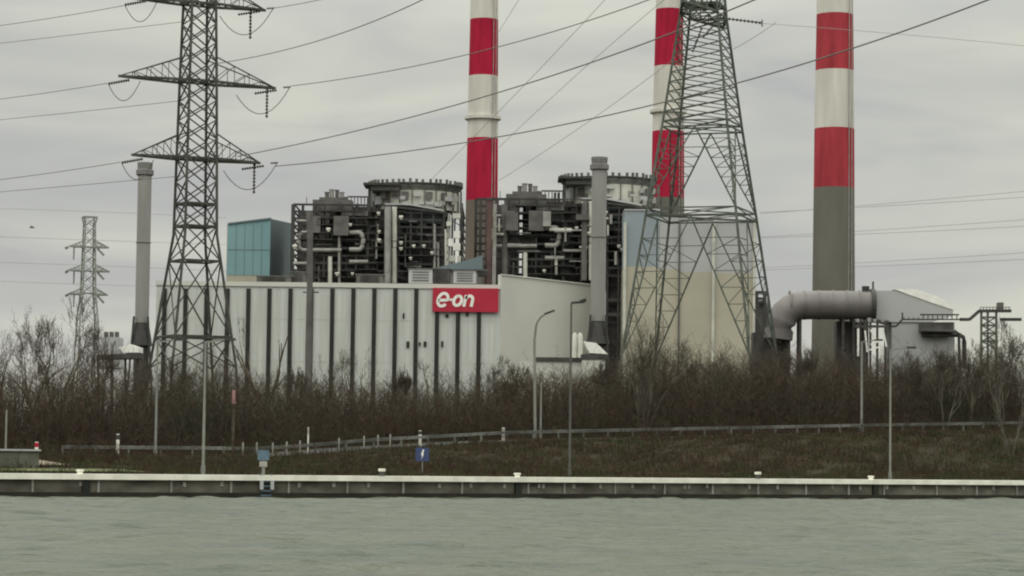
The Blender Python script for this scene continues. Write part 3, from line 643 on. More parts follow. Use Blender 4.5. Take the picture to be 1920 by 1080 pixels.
for x, y, r in [(616, 430, .42), (657, 421, .32), (711, 434, .32), (711, 450, .38), (752, 407, .4), (752, 455, .36), (752, 466, .33), (776, 461, .33), (795, 461, .33), (810, 474, .32), (632, 513, .38), (661, 513, .3), (710, 400, .34),
                (553, 462, .45), (770, 484, .3), (785, 505, .35)]: ball(x, y, r)
for x, y, r in [(605, 371, .2), (613, 361, .32), (622, 356, .36), (632, 357, .3), (641, 361, .34), (648, 370, .2)]:
    cl = MB(); cl.cyl(B(x, 385, 3), B(x, y, 3), r, n=10); cl.cyl(B(x, y + 1, 3), B(x, y - 1, 3), r * 1.25, n=10); cl.build('vent_stack', M_mid if r < .33 else M_pipe, bo)
for x, y, wx, wz in [(857, 440, .95, 1.1), (857, 463, 1.05, 1.15), (848, 485, .8, .9), (861, 486, .55, 1.0), (856, 405, 1.2, .8), (842, 420, .8, .7), (845, 455, .7, 1.2)]:
    MB().box(B(x, y, -1), (wx, .9, wz)).build('filter_box', M_white if wz > 1 else M_pale, bo)
cl = MB(); cl.box(B(626, 377, 3.5), (4.4, 3, .9)); cl.build('vent_housing', M_mid, bo)

pr = MB(); z = B(670, 369, 2).z; a, b_ = B(652, 370, 2), B(690, 370, 2); pr.bar((a.x, DBo + 2, z), (b_.x, DBo + 2, z), .22)
for k in range(7): x = a.x + (b_.x - a.x) * k / 6; pr.bar((x, DBo + 2, z - 1.1), (x, DBo + 2, z), .14)
x = B(575, 370).x; MB().bar((x, DBo, B(575, 384).z), (x, DBo, B(575, 369).z), .1).build('antenna', M_dark, bo); pr.build('roof_railing', M_dark, bo)
# roof edge of the front block
MB().prism([B(722, 384, -.5), B(770, 385, -.5), B(832, 396, -.5), B(832, 393, -.5), B(770, 382, -.5), B(722, 381, -.5)], (0, 18, 0)).build('roof_slab', M_gcl, bo)
MB().bar(B(722, 386, -.6), B(832, 398, -.6), .2, .3).build('roof_beam', M_dark, bo)
MB().box(B(715, 345, 1.0) + Vector((0, 3, 0)), (5.6, 7, .35)).build('roof_slab', M_dark, bo)
MB().box(B(722, 352, 1.2) + Vector((0, 3, 0)), (4.4, 6, .75)).build('roof_box', M_mid, bo)
M_ring = mat('weathered_ring', (0.20, 0.20, 0.185), col2=(0.10, 0.10, 0.095), scale=.8)
# round upper drum with its crown of fins
cx = B(779, 370, 9); rD = 86 * (DBo + 9) / F
zA, zB_, zC = B(779, 349, 9).z, B(779, 362, 9).z, B(779, 398, 9).z
MB().lathe((cx.x, cx.y, 0), [(rD * .93, zC), (rD * .93, zB_ + .1)], 36).build('drum_wall', M_pale, bo, smooth=True)
ring_o = MB().lathe((cx.x, cx.y, 0), [(rD * .92, zB_ - .3), (rD * .95, zB_ + .1), (rD * 1.02, zA - .45), (rD * .99, zA - .3)], 36).build('drum_ring', M_ring, bo)
MB().lathe((cx.x, cx.y, 0), [(rD * 1.0, zA - .32), (rD * 1.04, zA - .28), (rD * 1.04, zA - .08), (rD * 1.0, zA - .05)], 36).build('drum_rim', M_dark, bo)
fn = MB()
for k in range(46):
    a = 2 * math.pi * (k + random.uniform(-.15, .15)) / 46; c_ = Vector((cx.x + math.cos(a) * rD * 1.01, cx.y + math.sin(a) * rD * 1.01, zA)); MB().box((c_.x, c_.y, zA + .1), (.42, .42, random.uniform(.55, .95))).build('fin', M_mid, ring_o)
dk = MB()
for k in range(22):
    a = 2 * math.pi * k / 22 + .1; c_ = Vector((cx.x + math.cos(a) * rD * .95, cx.y + math.sin(a) * rD * .95, 0)); dk.bar((c_.x, c_.y, zC - 1), (c_.x, c_.y, zB_), .16)
dk.build('drum_posts', M_mid, bo)
for a0 in (-150, -128, -101, -70, -48):
    a = R(a0); c_ = Vector((cx.x + math.cos(a) * rD * .97, cx.y + math.sin(a) * rD * .97, (zC + zB_) / 2 + .5)); MB().box(c_, (1.0, .3, 1.2), (Vector((-math.sin(a), math.cos(a), 0)), Vector((math.cos(a), math.sin(a), 0)), ZV)).build('panel', M_mid, bo)
x = B(692, 360).x; MB().bar((x, DBo + 2, B(692, 400).z), (x, DBo + 2, B(692, 346).z), .5).build('drum_column', M_dark, bo)
x = B(864, 360).x; MB().bar((x, DBo + 2, 6), (x, DBo + 2, B(866, 356).z), .34).build('drum_column', M_mid, bo)
for k in range(16):
    a = R(-160 + 9 * k + random.uniform(-3, 3)); c_ = Vector((cx.x + math.cos(a) * rD * .99, cx.y + math.sin(a) * rD * .99, zC + random.uniform(.5, 2.2)))
    MB().box(c_, (random.uniform(.5, 1.7), .35, random.uniform(.3, 1.3)), (Vector((-math.sin(a), math.cos(a), 0)), Vector((math.cos(a), math.sin(a), 0)), ZV)).build('panel', random.choice([M_mid, M_pipe, M_gcl, M_casing]), bo)
b2 = copy_tree(bo); b2.location.x += 30.3; b2.location.y -= 13
rr_ = random.Random(5)
for o in [o for o in sc.collection.objects if o.parent == b2]:
    nm = o.name.split('.')[0]
    if nm in ('pipe', 'valve', 'panel') and rr_.random() < .35: bpy.data.objects.remove(o); continue
    if nm in ('valve', 'panel') or (nm == 'pipe' and rr_.random() < .4): o.location.x += rr_.uniform(-1.6, 1.6); o.location.z += rr_.uniform(-.9, .9)
for k in range(26):
    x = rr_.uniform(925, 1200); y = rr_.uniform(395, 505); l = rr_.uniform(10, 45); D_ = 400.5 + rr_.uniform(-.5, .8)
    q2 = (x + l, y) if rr_.random() < .55 else (x, min(y + l, 515)); MB().tube([at(x, y, D_), at(*q2, D_)], rr_.uniform(.09, .26), 8).build('pipe', rr_.choice([M_mid, M_pipe, M_pipe, M_pale]), b2, smooth=True)
for p0, p1, y0_, y1_ in ((1018, 1033, 396, 424), (948, 972, 398, 432), (1080, 1104, 402, 412)):
    a, b_ = at(p0, y1_, 399.8), at(p1, y0_, 399.8); MB().box(((a.x + b_.x) / 2, 400.3, (a.z + b_.z) / 2), (b_.x - a.x, 1, b_.z - a.z)).build('air_duct', M_pipe if p0 == 1018 else M_mid, b2)
tag(b2, 'open steel boiler frame crowded with pipes between the chimney and the slim right flue', 'boiler house')
a, b_ = at(918, 375, 399), at(918, 512, 399)
t = thing('riser', (a.x, 399, 18), 'red brown square riser at the left edge of the right boiler frame', 'riser')
MB().bar((a.x + .0, 399, 18), (a.x, 399, a.z), .75).build('shaft', M_brown, t); MB().box((a.x, 399, a.z + .1), (1.0, 1.0, .25)).build('cap', M_dark, t)
MB().bar((a.x + .8, 399.2, 18), (a.x + .8, 399.2, a.z - .6), .55).build('pale_duct', M_pipe, t)

# ------------------------------------------------------------------ filter plant at the right
DP = 350
t = thing('flue_gas_duct', at(1545, 660, DP), 'fat grey horizontal duct with a downward elbow at the right', 'duct'); r = 27 * DP / F
pts = [at(1459, 636, DP), at(1461, 618, DP), at(1465, 602, DP), at(1472, 588, DP), at(1484, 578, DP), at(1500, 573, DP), at(1520, 572, DP), at(1560, 572, DP), at(1634, 573, DP)]
MB().tube(pts, r, 24).build('pipe', M_mauve, t, smooth=True)
for px in (1480, 1507, 1534, 1560, 1585, 1610): MB().cyl(at(px, 572, DP), at(px + 3, 572, DP), r + .06, n=24).build('joint_ring', M_mauve, t)
MB().cyl(at(1632, 573, DP), at(1640, 573, DP), r + .32, n=24).build('flange', M_dark, t)
su = MB()
for px in (1450, 1478, 1500, 1580, 1600, 1612, 1625):
    a = at(px, 597 if px > 1490 else 618, DP); su.bar((a.x, DP - .5, 4), (a.x, DP - .5, a.z), .32); su.bar((a.x, DP + 2.5, 4), (a.x, DP + 2.5, a.z), .32)
a, b_ = at(1455, 612, DP), at(1482, 612, DP); su.bar((a.x, DP - .6, a.z), (b_.x, DP - .6, b_.z), .5); su.build('support', M_dark, t)
a, b_ = at(1575, 602, DP + 2), at(1600, 690, DP + 2)
MB().box(((a.x + b_.x) / 2 + .5, DP + 4, (a.z + 4) / 2), (3.6, 3, a.z - 4)).build('fan_housing', M_casing, t)
su = MB()
for px in (1419, 1434): a = at(px, 548, DP + 6); su.bar((a.x, DP + 6, 4), (a.x, DP + 6, a.z), .4)
for py in (548, 560, 566): a, b_ = at(1416, py, DP + 6), at(1437, py, DP + 6); su.bar((a.x, DP + 5.9, a.z), (b_.x, DP + 5.9, a.z), .35)
su.build('elbow_frame', M_dark, t)
a, b_ = at(1415, 622, DP - .5), at(1484, 760, DP - .5); MB().box(((a.x + b_.x) / 2, DP + 3, (a.z + 4) / 2), (b_.x - a.x, 3.5, a.z - 4)).build('fan_housing', M_dwalk, t)
a, b_ = at(1420, 568, DP + 6), at(1442, 690, DP + 6); MB().box(((a.x + b_.x) / 2, DP + 7, (a.z + 4) / 2), (b_.x - a.x, 1.2, a.z - 4)).build('elbow_casing', M_mid, t)

t = thing('filter_house', at(1715, 660, DP), 'pale grey filter house with sloping white roof right of the duct', 'building')
def fp(px, py, d=0): return at(px, py, DP + d)
MB().prism([fp(1641, 545), fp(1680, 545), fp(1787, 579), fp(1787, 592), fp(1745, 604), fp(1672, 604), fp(1641, 598)], (0, 7, 0)).build('hopper', M_gcl, t)
MB().prism([fp(1676, 542, -.1), fp(1718, 542, -.1), fp(1757, 555, -.1), fp(1788, 573, -.1), fp(1788, 581, -.1), fp(1745, 567, -.1)], (0, 7.2, 0)).build('roof', M_white, t)
MB().prism([fp(1672, 604, .2), fp(1790, 604, .2), fp(1790, 720, .2), fp(1672, 720, .2)], (0, 6, 0)).build('body', M_gcl, t)
MB().prism([fp(1726, 604, -1.5), fp(1788, 604, -1.5), fp(1788, 622, -1.5), fp(1726, 622, -1.5)], (0, 1.6, 0)).build('duct_box', M_mid, t)
MB().tube([fp(1728, 628, -1), fp(1800, 628, -1), fp(1806, 632, -1), fp(1808, 642, -1), fp(1808, 690, -1)], .3, 8).build('pipe', M_dark, t, smooth=True)
MB().tube([fp(1728, 620, -1.8), fp(1792, 621, -1.8), fp(1798, 626, -1.8), fp(1799, 690, -1.8)], .2, 8).build('pipe', M_dark, t, smooth=True)
rl = MB()
for y1_, x0, x1 in ((599, 1692, 1800), (590, 1725, 1798)):
    rl.bar(fp(x0, y1_, -2.2), fp(x1, y1_, -2.2), .25, .18)
for px in range(1695, 1801, 9): rl.bar(fp(px, 599, -2.2), fp(px, 590 if px > 1722 else 595, -2.2), .12)
rl.bar(fp(1692, 599, -2.2), fp(1680, 612, -2.2), .25); rl.bar(fp(1668, 612, -2.2), fp(1680, 612, -2.2), .25); rl.bar(fp(1692, 586, -2.2), fp(1692, 600, -2.2), .2)
rl.build('platform', M_dark, t)
t = thing('pipe_trestle', at(1640, 660, DP - 3), 'dark steel trestle with white braces under the duct flange', 'steel frame')
fr = MB(); 
for px in (1609, 1621, 1632, 1645, 1660): a = at(px, 604, DP - 3); fr.bar((a.x, DP - 3, 4), (a.x, DP - 3, a.z), .28)
for py in (603, 612): fr.bar(at(1603, py, DP - 3), at(1666, py, DP - 3), .34)
fr.build('frame', M_dark, t)
wb = MB(); wb.bar(at(1609, 616, DP - 3.4), at(1609, 668, DP - 3.4), .25); wb.bar(at(1622, 620, DP - 3.4), at(1626, 660, DP - 3.4), .2); wb.bar(at(1632, 618, DP - 3.4), at(1645, 640, DP - 3.4), .2); wb.bar(at(1632, 646, DP - 3.4), at(1648, 640, DP - 3.4), .22); wb.bar(at(1655, 616, DP - 3.4), at(1662, 650, DP - 3.4), .2); wb.bar(at(1630, 656, DP - 3.4), at(1650, 650, DP - 3.4), .2)
wb.build('brace', M_white, t)
vt = MB()
for px, py in ((1608, 598), (1630, 596), (1640, 598), (1655, 598)): vt.cyl(at(px, 604, DP - 3), at(px, py, DP - 3), .28, n=8)
vt.build('vents', M_pipe, t)
a = at(1623, 541, DP); MB().cyl((a.x, DP, at(1623, 548, DP).z), (a.x, DP, a.z + .3), .5, n=10).build('hatch', M_dark, t)
a = at(1637, 528, DP); MB().bar((a.x, DP, at(1637, 545, DP).z), (a.x, DP, a.z), .22).build('mast', M_dark, t)

t = thing('conveyor_walkway', at(1850, 660, DP), 'thin raised walkway stepping up to the right edge on a steel tower', 'walkway')
wk = MB(); pl = [(1800, 599), (1818, 599), (1836, 583), (1896, 583)]
for a, b_ in zip(pl, pl[1:]): wk.bar(fp(*a), fp(*b_), .5, .4)
wk.bar(fp(1875, 599, 2), fp(1915, 599, 2), .4); wk.build('deck', M_dark, t)
tw = MB()
for px in (1840, 1852, 1868): a = fp(px, 584); tw.bar((a.x, DP, 4), (a.x, DP, a.z), .28)
for k, py in enumerate((595, 610, 625, 640)): tw.bar(fp(1840, py), fp(1868, py), .25); tw.bar(fp(1840, py), fp(1868, py + 15), .15); tw.bar(fp(1868, py), fp(1840, py + 15), .15)
tw.build('tower', M_gsteel, t); MB().prism([fp(1872, 567), fp(1882, 567), fp(1882, 581), fp(1872, 581)], (0, 1.5, 0)).build('cabin', M_mid, t)
hr_ = MB()
for px in range(1838, 1897, 6): hr_.bar(fp(px, 583), fp(px, 576), .09)
hr_.bar(fp(1838, 576), fp(1895, 576), .09); hr_.build('handrail', M_mid, t)

# ------------------------------------------------------------------ small buildings at the foot of the hall
DA = 300
t = thing('low_annex', at(1045, 700, DA), 'low pale annex with a dark gutter before the right end of the hall', 'building')
a, b_ = at(975, 673, DA), at(1095, 673, DA); zw = a.z
MB().box(((a.x + b_.x) / 2, DA + 3, (zw + 4) / 2 - .2), (b_.x - a.x, 6, zw - 4)).build('wall', M_hallside, t)
MB().box(((a.x + b_.x) / 2 + 1, DA + 3, zw + .0), (b_.x - a.x - 1.5, 6.4, .45)).build('roof', M_dark, t)
t = thing('peaked_canopy', at(1118, 660, DA - 5), 'bright white peaked canopy roof at the foot of the right slim flue', 'canopy')
MB().prism([at(1094, 640, DA - 5), at(1118, 643, DA - 5), at(1140, 664, DA - 5), at(1106, 662, DA - 5)], (0, 4, 0)).build('roof', M_white, t)
MB().prism([at(1090, 664, DA - 5), at(1138, 664, DA - 5), at(1138, 674, DA - 5), at(1090, 674, DA - 5)], (0, 3.5, 0)).build('eaves', M_dark, t)
MB().prism([at(1092, 674, DA - 4.9), at(1136, 674, DA - 4.9), at(1136, 780, DA - 4.9), at(1092, 780, DA - 4.9)], (0, 3, 0)).build('wall', M_hallside, t)
t = thing('storage_silo', at(1083, 700, DA + 8), 'pair of thin pale upright tanks left of the right white canopy', 'tank')
for px in (1078, 1088): c_ = at(px, 624, DA + 8); MB().lathe((c_.x, c_.y, 0), [(.3, 4.2), (.3, c_.z - .3), (.12, c_.z)], 12).build('tank', M_pale, t, smooth=True)
t = thing('peaked_canopy', at(245, 660, DA), 'small white canopy roof at the foot of the left slim flue', 'canopy')
MB().prism([at(222, 652, DA), at(244, 645, DA), at(259, 650, DA), at(259, 661, DA), at(232, 661, DA)], (0, 4, 0)).build('roof', M_white, t)
MB().prism([at(180, 666, DA), at(262, 661, DA), at(262, 672, DA), at(180, 673, DA)], (0, 3.5, 0)).build('eaves', M_dark, t)
for px in (184, 210, 235, 258): MB().bar(at(px, 671, DA + 1.5), at(px, 780, DA + 1.5), .25).build('support_post', M_dark, t)
t = thing('distant_building', at(205, 640, 600), 'small flat grey building with roof vents beyond the small pylon', 'building')
MB().prism([at(182, 632, 600), at(222, 632, 600), at(222, 690, 600), at(182, 690, 600)], (0, 8, 0)).build('wall', M_gcl, t)
vt = MB()
for px in (195, 205, 215): vt.prism([at(px, 622, 600), at(px + 6, 622, 600), at(px + 6, 632, 600), at(px, 632, 600)], (0, 2, 0))
vt.build('roof_vents', M_mid, t)

# ------------------------------------------------------------------ lattice pylons
def corner(C, lev, ang, k, z):
    zs = [l[0] for l in lev]; rs = [l[1] for l in lev]; r_ = float(np.interp(z, zs, rs)); a = ang + k * math.pi / 2
    return Vector((C.x + r_ * math.cos(a), C.y + r_ * math.sin(a), z))
def pylon_body(t, C, lev, ang, m, wl, wb, xp, vp=(), hz=()):
    """lev: (z, radius) ascending; xp: (z0, z1, count) crossed panels; vp: (z0, z1) inverted V panels; hz: heights of horizontals"""
    cn = lambda k, z: corner(C, lev, ang, k % 4, z)
    for k in range(4):
        mb = MB()
        for (z0, _), (z1, _) in zip(lev, lev[1:]): mb.bar(cn(k, z0), cn(k, z1), wl)
        mb.build('leg', m, t)
    mb = MB()
    for z0, z1, n in xp:
        for i in range(n):
            a, b_ = z0 + (z1 - z0) * i / n, z0 + (z1 - z0) * (i + 1) / n
            for k in range(4): mb.bar(cn(k, a), cn(k + 1, b_), wb); mb.bar(cn(k + 1, a), cn(k, b_), wb)
    for z0, z1 in vp:
        for k in range(4):
            mid = (cn(k, z1) + cn(k + 1, z1)) / 2
            for kk in (k, k + 1):
                lo = cn(kk, z0); mb.bar(mid, lo, wb * 1.4)
                prev = None
                for f in (0.12, .24, .36, .48, .60, .72, .84):
                    leg_p = cn(kk, z0 + (z1 - z0) * f); v_p = lo.lerp(mid, f); mb.bar(leg_p, v_p, wb * .8)
                    if prev is not None: mb.bar(prev, leg_p if f > .1 else v_p, wb * .8)
                    prev = v_p
    mb.build('bracing', m, t)
    for z in hz:
        mb = MB()
        for k in range(4): mb.bar(cn(k, z), cn(k + 1, z), wb * 1.5)
        mb.bar(cn(0, z), cn(2, z), wb); mb.bar(cn(1, z), cn(3, z), wb); mb.build('horizontal_frame', m, t)
ARMS = {}
def crossarm(t, C, lev, ang, a_dir, z, hgt, Lh, m, wc, wb):
    """both halves of one arm"""
    for s in (-1, 1):
        mb = MB(); tip = Vector((C.x, C.y, z)) + Vector((a_dir.x, a_dir.y, 0)) * s * Lh
        cs = sorted(range(4), key=lambda k: -(corner(C, lev, ang, k, z) - Vector((C.x, C.y, z))).dot(Vector((a_dir.x, a_dir.y, 0))) * s)[:2]
        for k in cs:
            lo, hi = corner(C, lev, ang, k, z), corner(C, lev, ang, k, z + hgt); mb.bar(lo, tip, wc); mb.bar(hi, tip, wc * .45)
            for f0, f1 in ((0, .3), (.3, .55), (.55, .78)):
                mb.bar(lo.lerp(tip, f1), hi.lerp(tip, f1), wb); mb.bar(lo.lerp(tip, f0), hi.lerp(tip, f1), wb)
        l0, l1 = corner(C, lev, ang, cs[0], z), corner(C, lev, ang, cs[1], z)
        for f0, f1 in ((0, .25), (.25, .5), (.5, .75), (.75, .9)):
            mb.bar(l0.lerp(tip, f0), l1.lerp(tip, f1), wb); mb.bar(l1.lerp(tip, f1), l0.lerp(tip, f1), wb)
        ARMS[s] = mb.build('crossarm', m, t)
def insulator(t, a, b_, r=.13, m=None):
    a, b_ = Vector(a), Vector(b_); mb = MB(); n = 9; mb.cyl(a, b_, r * .45, n=6)
    for k in range(n): c0 = a.lerp(b_, (k + .3) / n); c1 = a.lerp(b_, (k + .75) / n); mb.cyl(c0, c1, r, n=8)
    mb.build('insulator', m or M_steel, t)
def sag_curve(a, b_, drop, n=12): return [Vector(a).lerp(Vector(b_), i / n) - Vector((0, 0, drop * 4 * (i / n) * (1 - i / n))) for i in range(n + 1)]

# left pylon
DL = 225; C1 = at(361, 690, DL); s_ = DL / F
def z1p(py): return at(366, py, DL).z
t = thing('transmission_pylon', (C1.x, C1.y, 3.0), 'large dark lattice pylon with three crossarms at the left', 'pylon')
lev = [(3.0, 101 * s_), (z1p(690), 89 * s_), (z1p(440), 44.5 * s_), (z1p(300), 41.5 * s_), (z1p(150), 38 * s_), (z1p(0), 33.5 * s_), (z1p(-120), 30 * s_), (z1p(-260), 4 * s_)]
al = R(27); adir = Vector((math.cos(al), math.sin(al))); ang = al + math.pi / 4
pylon_body(t, C1, lev, ang, M_steel, .21, .10, [(z1p(690), z1p(632), 1), (z1p(632), z1p(490), 1), (z1p(490), z1p(425), 1), (z1p(425), z1p(298), 3), (z1p(298), z1p(153), 4), (z1p(153), z1p(10), 4), (z1p(10), z1p(-120), 4), (z1p(-120), z1p(-240), 3)], (), [z1p(632), z1p(490), z1p(425), z1p(383), z1p(298), z1p(153), z1p(8)])
LA = []
for py, Lh in ((298, 5.75), (154, 7.05), (8, 6.0), (-118, 4.5)): crossarm(t, C1, lev, ang, adir, z1p(py), 47 * s_, Lh, M_steel, .20, .055); LA.append(dict(ARMS))
wires_left = []
for i, (lt, rt_, y0) in enumerate((((272, 0), (500, 16), 0), ((241, 148), (531, 164), 1), ((266, 296), (507, 306), 2))):
    A = at(lt[0] + 2, lt[1] + 2, DL - 2.7); Bn = at(lt[0] - 38, lt[1] + 9, DL - 2.7); la_, ra_ = LA[2 - i][-1], LA[2 - i][1]; insulator(la_, A, Bn); mb = MB().tube(sag_curve(Bn, at(lt[0] + 22, lt[1] + 4, DL - 1), 1.55), .035, 4).build('jumper_cable', M_wire, la_)
    G = at(rt_[0] - 14, rt_[1] + 4, DL + 2.5); insulator(ra_, at(rt_[0] - 12, rt_[1] + 5, DL + 3), at(rt_[0] - 80, rt_[1] + 11, DL + 3) + Vector((1.2, 0, 0)), .12)
    insulator(ra_, at(rt_[0] - 30, rt_[1], DL + 2.5), at(rt_[0] - 31, rt_[1] + 57, DL + 2.5), .12)
    insulator(ra_, at(rt_[0], rt_[1], DL + 2.5), at(rt_[0] + 14, rt_[1] - 1, DL + 2.5), .09)
    MB().tube(sag_curve(at(rt_[0] - 88, rt_[1] + 14, DL + 3), at(rt_[0] + 12, rt_[1], DL + 2.5), 1.95), .035, 4).build('jumper_cable', M_wire, ra_)

# right lattice tower
DR = 300; C2 = at(1314, 690, DR); s_ = DR / F
def z2p(py): return at(1320, py, DR).z
t = thing('transmission_tower', (C2.x, C2.y, 3.8), 'tall grey green lattice tower straddling the beige building', 'pylon')
lev = [(3.8, 196 * s_), (z2p(690), 174 * s_), (z2p(405), 121 * s_), (z2p(235), 87 * s_), (z2p(30), 51 * s_), (z2p(-160), 30 * s_)]
a2 = R(72); ad2 = Vector((math.cos(a2), math.sin(a2))); ang2 = a2 + math.pi / 4   # corners at 31 degrees
pylon_body(t, C2, lev, ang2, M_gsteel, .27, .10, [(z2p(232), z2p(30), 11), (z2p(30), z2p(-160), 5), (z2p(408), z2p(396), 1)], [(z2p(396), z2p(243)), (z2p(670), z2p(412))], [z2p(30), z2p(232), z2p(243), z2p(396), z2p(410), z2p(10)])
for py, Lh in ((28, 9.5), (-110, 7)): crossarm(t, C2, lev, ang2, ad2, z2p(py), 40 * s_, Lh, M_gsteel, .26, .13)
fl = MB(); c0 = [corner(C2, lev, ang2, k, z2p(14)) for k in range(4)]; fl.prism(c0, (0, 0, .18)); fl.build('platform', M_gsteel, t)
insulator(t, at(1364, 35, DR - 3), at(1428, 43, DR - 3), .16); MB().cyl(at(1429, 37, DR - 3), at(1429, 50, DR - 3), .07, n=6).build('arcing_horn', M_dark, t)
insulator(t, at(1316, 52, DR - 8), at(1298, 98, DR - 8), .14); insulator(t, at(1340, 45, DR - 8), at(1318, 70, DR - 8), .14)

# small distant pylon
DS = 620; C3 = at(163, 640, DS); s_ = DS / F
def z3p(py): return at(165, py, DS).z
t = thing('transmission_pylon', (C3.x, C3.y, 4.4), 'small haze-paled distant pylon behind the bare trees at the left', 'pylon')
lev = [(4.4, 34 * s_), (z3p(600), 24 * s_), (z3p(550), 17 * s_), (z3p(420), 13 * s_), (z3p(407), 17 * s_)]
pylon_body(t, C3, lev, R(20) + math.pi / 4, M_hazesteel, .30, .13, [(z3p(640), z3p(550), 3), (z3p(550), z3p(407), 8)], (), [z3p(407), z3p(550), z3p(508), z3p(463)])
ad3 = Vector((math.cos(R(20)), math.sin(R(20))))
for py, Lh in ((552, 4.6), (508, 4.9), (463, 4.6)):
    crossarm(t, C3, lev, R(65), ad3, z3p(py), 12 * s_, Lh, M_hazesteel, .40, .09)
    insulator(ARMS[-1], at(139, py, DS), at(138, py + 24, DS), .22, M_hazesteel); insulator(ARMS[1], at(183, py + 3, DS), at(195, py + 16, DS), .3, M_hazesteel); insulator(ARMS[-1], at(128, py, DS), at(122, py + 3, DS), .3, M_hazesteel)

# ------------------------------------------------------------------ overhead cables
def wire(pts, Da, Db, label, r=.035, m=None, group='overhead power cables'):
    n = len(pts); ts_ = np.linspace(0, 1, n)
    # parameter by picture distance
    dd = np.array([0] + [math.hypot(pts[i + 1][0] - pts[i][0], pts[i + 1][1] - pts[i][1]) for i in range(n - 1)]).cumsum(); dd /= dd[-1]
    cx_ = np.polyfit(dd, [p[0] for p in pts], min(2, n - 1)); cy_ = np.polyfit(dd, [p[1] for p in pts], min(2, n - 1))
    P3 = [at(float(np.polyval(cx_, s)), float(np.polyval(cy_, s)), 1 / ((1 - s) / Da + s / Db)) for s in np.linspace(0, 1, 26)]
    MB().tube(P3, r, 5).solo('power_cable', m or M_wire, P3[0], label=label, cat='cable', group=group)
wire([(234, 10), (120, 30), (0, 48), (-80, 58)], 222, 250, 'cable from the top left crossarm of the big pylon to the left edge', .028)
wire([(350, 40), (160, 62), (0, 82), (-80, 90)], 228, 262, 'second cable from the top, running left from the big pylon', .025)
wire([(202, 156), (100, 172), (0, 186), (-80, 195)], 222, 250, 'cable from the middle left crossarm to the left edge', .028)
wire([(346, 188), (160, 208), (0, 225), (-80, 232)], 228, 262, 'cable leaving the body of the big pylon below the middle crossarm', .025)
wire([(226, 304), (110, 322), (0, 337), (-80, 346)], 222, 250, 'cable from the lowest left crossarm to the left edge', .028)
wire([(340, 330), (160, 346), (0, 360), (-80, 366)], 228, 262, 'lowest cable running left from the big pylon', .025)
wire([(514, 15), (570, 6), (640, -10), (760, -45)], 227, 190, 'short cable leaving the top right crossarm at the upper edge', .03)
wire([(401, 120), (610, 72), (700, 41), (790, 0), (840, -25)], 227, 150, 'cable climbing right from above the middle crossarm', .034)
wire([(546, 161), (870, 105), (1080, 45), (1215, 0), (1300, -32)], 227, 150, 'cable climbing right from the middle right crossarm', .034)
wire([(446, 293), (870, 193), (1100, 120), (1230, 73), (1415, 0), (1460, -20)], 227, 130, 'long cable crossing the left and middle chimneys to the upper edge', .040)
wire([(515, 308), (870, 275), (1220, 200), (1395, 148), (1600, 85), (1855, 0), (1920, -24)], 227, 120, 'longest cable, rising to the upper right corner', .040)
FW = 'faint far power cables'
wire([(1430, 44), (1640, 60), (1920, 86), (2000, 94)], 297, 330, 'thin cable leaving the green tower towards the right edge', .03, M_hazewire)
wire([(1455, 42), (1420, 66), (1375, 92)], 296, 300, 'short slack jumper right of the green tower', .03, M_hazewire)
wire([(1135, 0), (1090, 45), (950, 195), (870, 275), (810, 335)], 330, 420, 'faint steep cable falling left from the upper edge', .035, M_hazewire, FW)
wire([(1284, -32), (1222, 20), (1100, 120), (1010, 210), (935, 275)], 330, 420, 'faint steep cable falling from the middle chimney top band', .035, M_hazewire, FW)
wire([(1286, 92), (1220, 145), (1090, 235), (1000, 300), (935, 338)], 330, 420, 'faint steep cable ending beside the left chimney above the boiler frame', .035, M_hazewire, FW)
wire([(985, -20), (960, 20), (935, 60)], 330, 380, 'faint short cable right of the left chimney top', .03, M_hazewire, FW)
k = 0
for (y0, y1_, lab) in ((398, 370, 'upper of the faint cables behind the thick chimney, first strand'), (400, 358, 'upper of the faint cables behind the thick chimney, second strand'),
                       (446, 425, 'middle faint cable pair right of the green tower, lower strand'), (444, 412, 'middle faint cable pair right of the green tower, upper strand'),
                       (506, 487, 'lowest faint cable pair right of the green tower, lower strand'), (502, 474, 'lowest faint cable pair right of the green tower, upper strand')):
    wire([(1425, y0), (1560, y0 - (y0 - y1_) * .22), (1760, y0 - (y0 - y1_) * .65), (1960, y1_ - 3)], 640, 560, lab, .055, M_hazewire, FW)
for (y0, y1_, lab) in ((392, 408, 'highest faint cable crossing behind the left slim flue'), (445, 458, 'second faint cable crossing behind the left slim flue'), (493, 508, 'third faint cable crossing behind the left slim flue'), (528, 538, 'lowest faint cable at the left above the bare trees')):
    wire([(-40, y0 - 2), (150, y0 + 3), (300, y0 + 11), (424, y1_)], 640, 660, lab, .05, M_hazewire, FW)

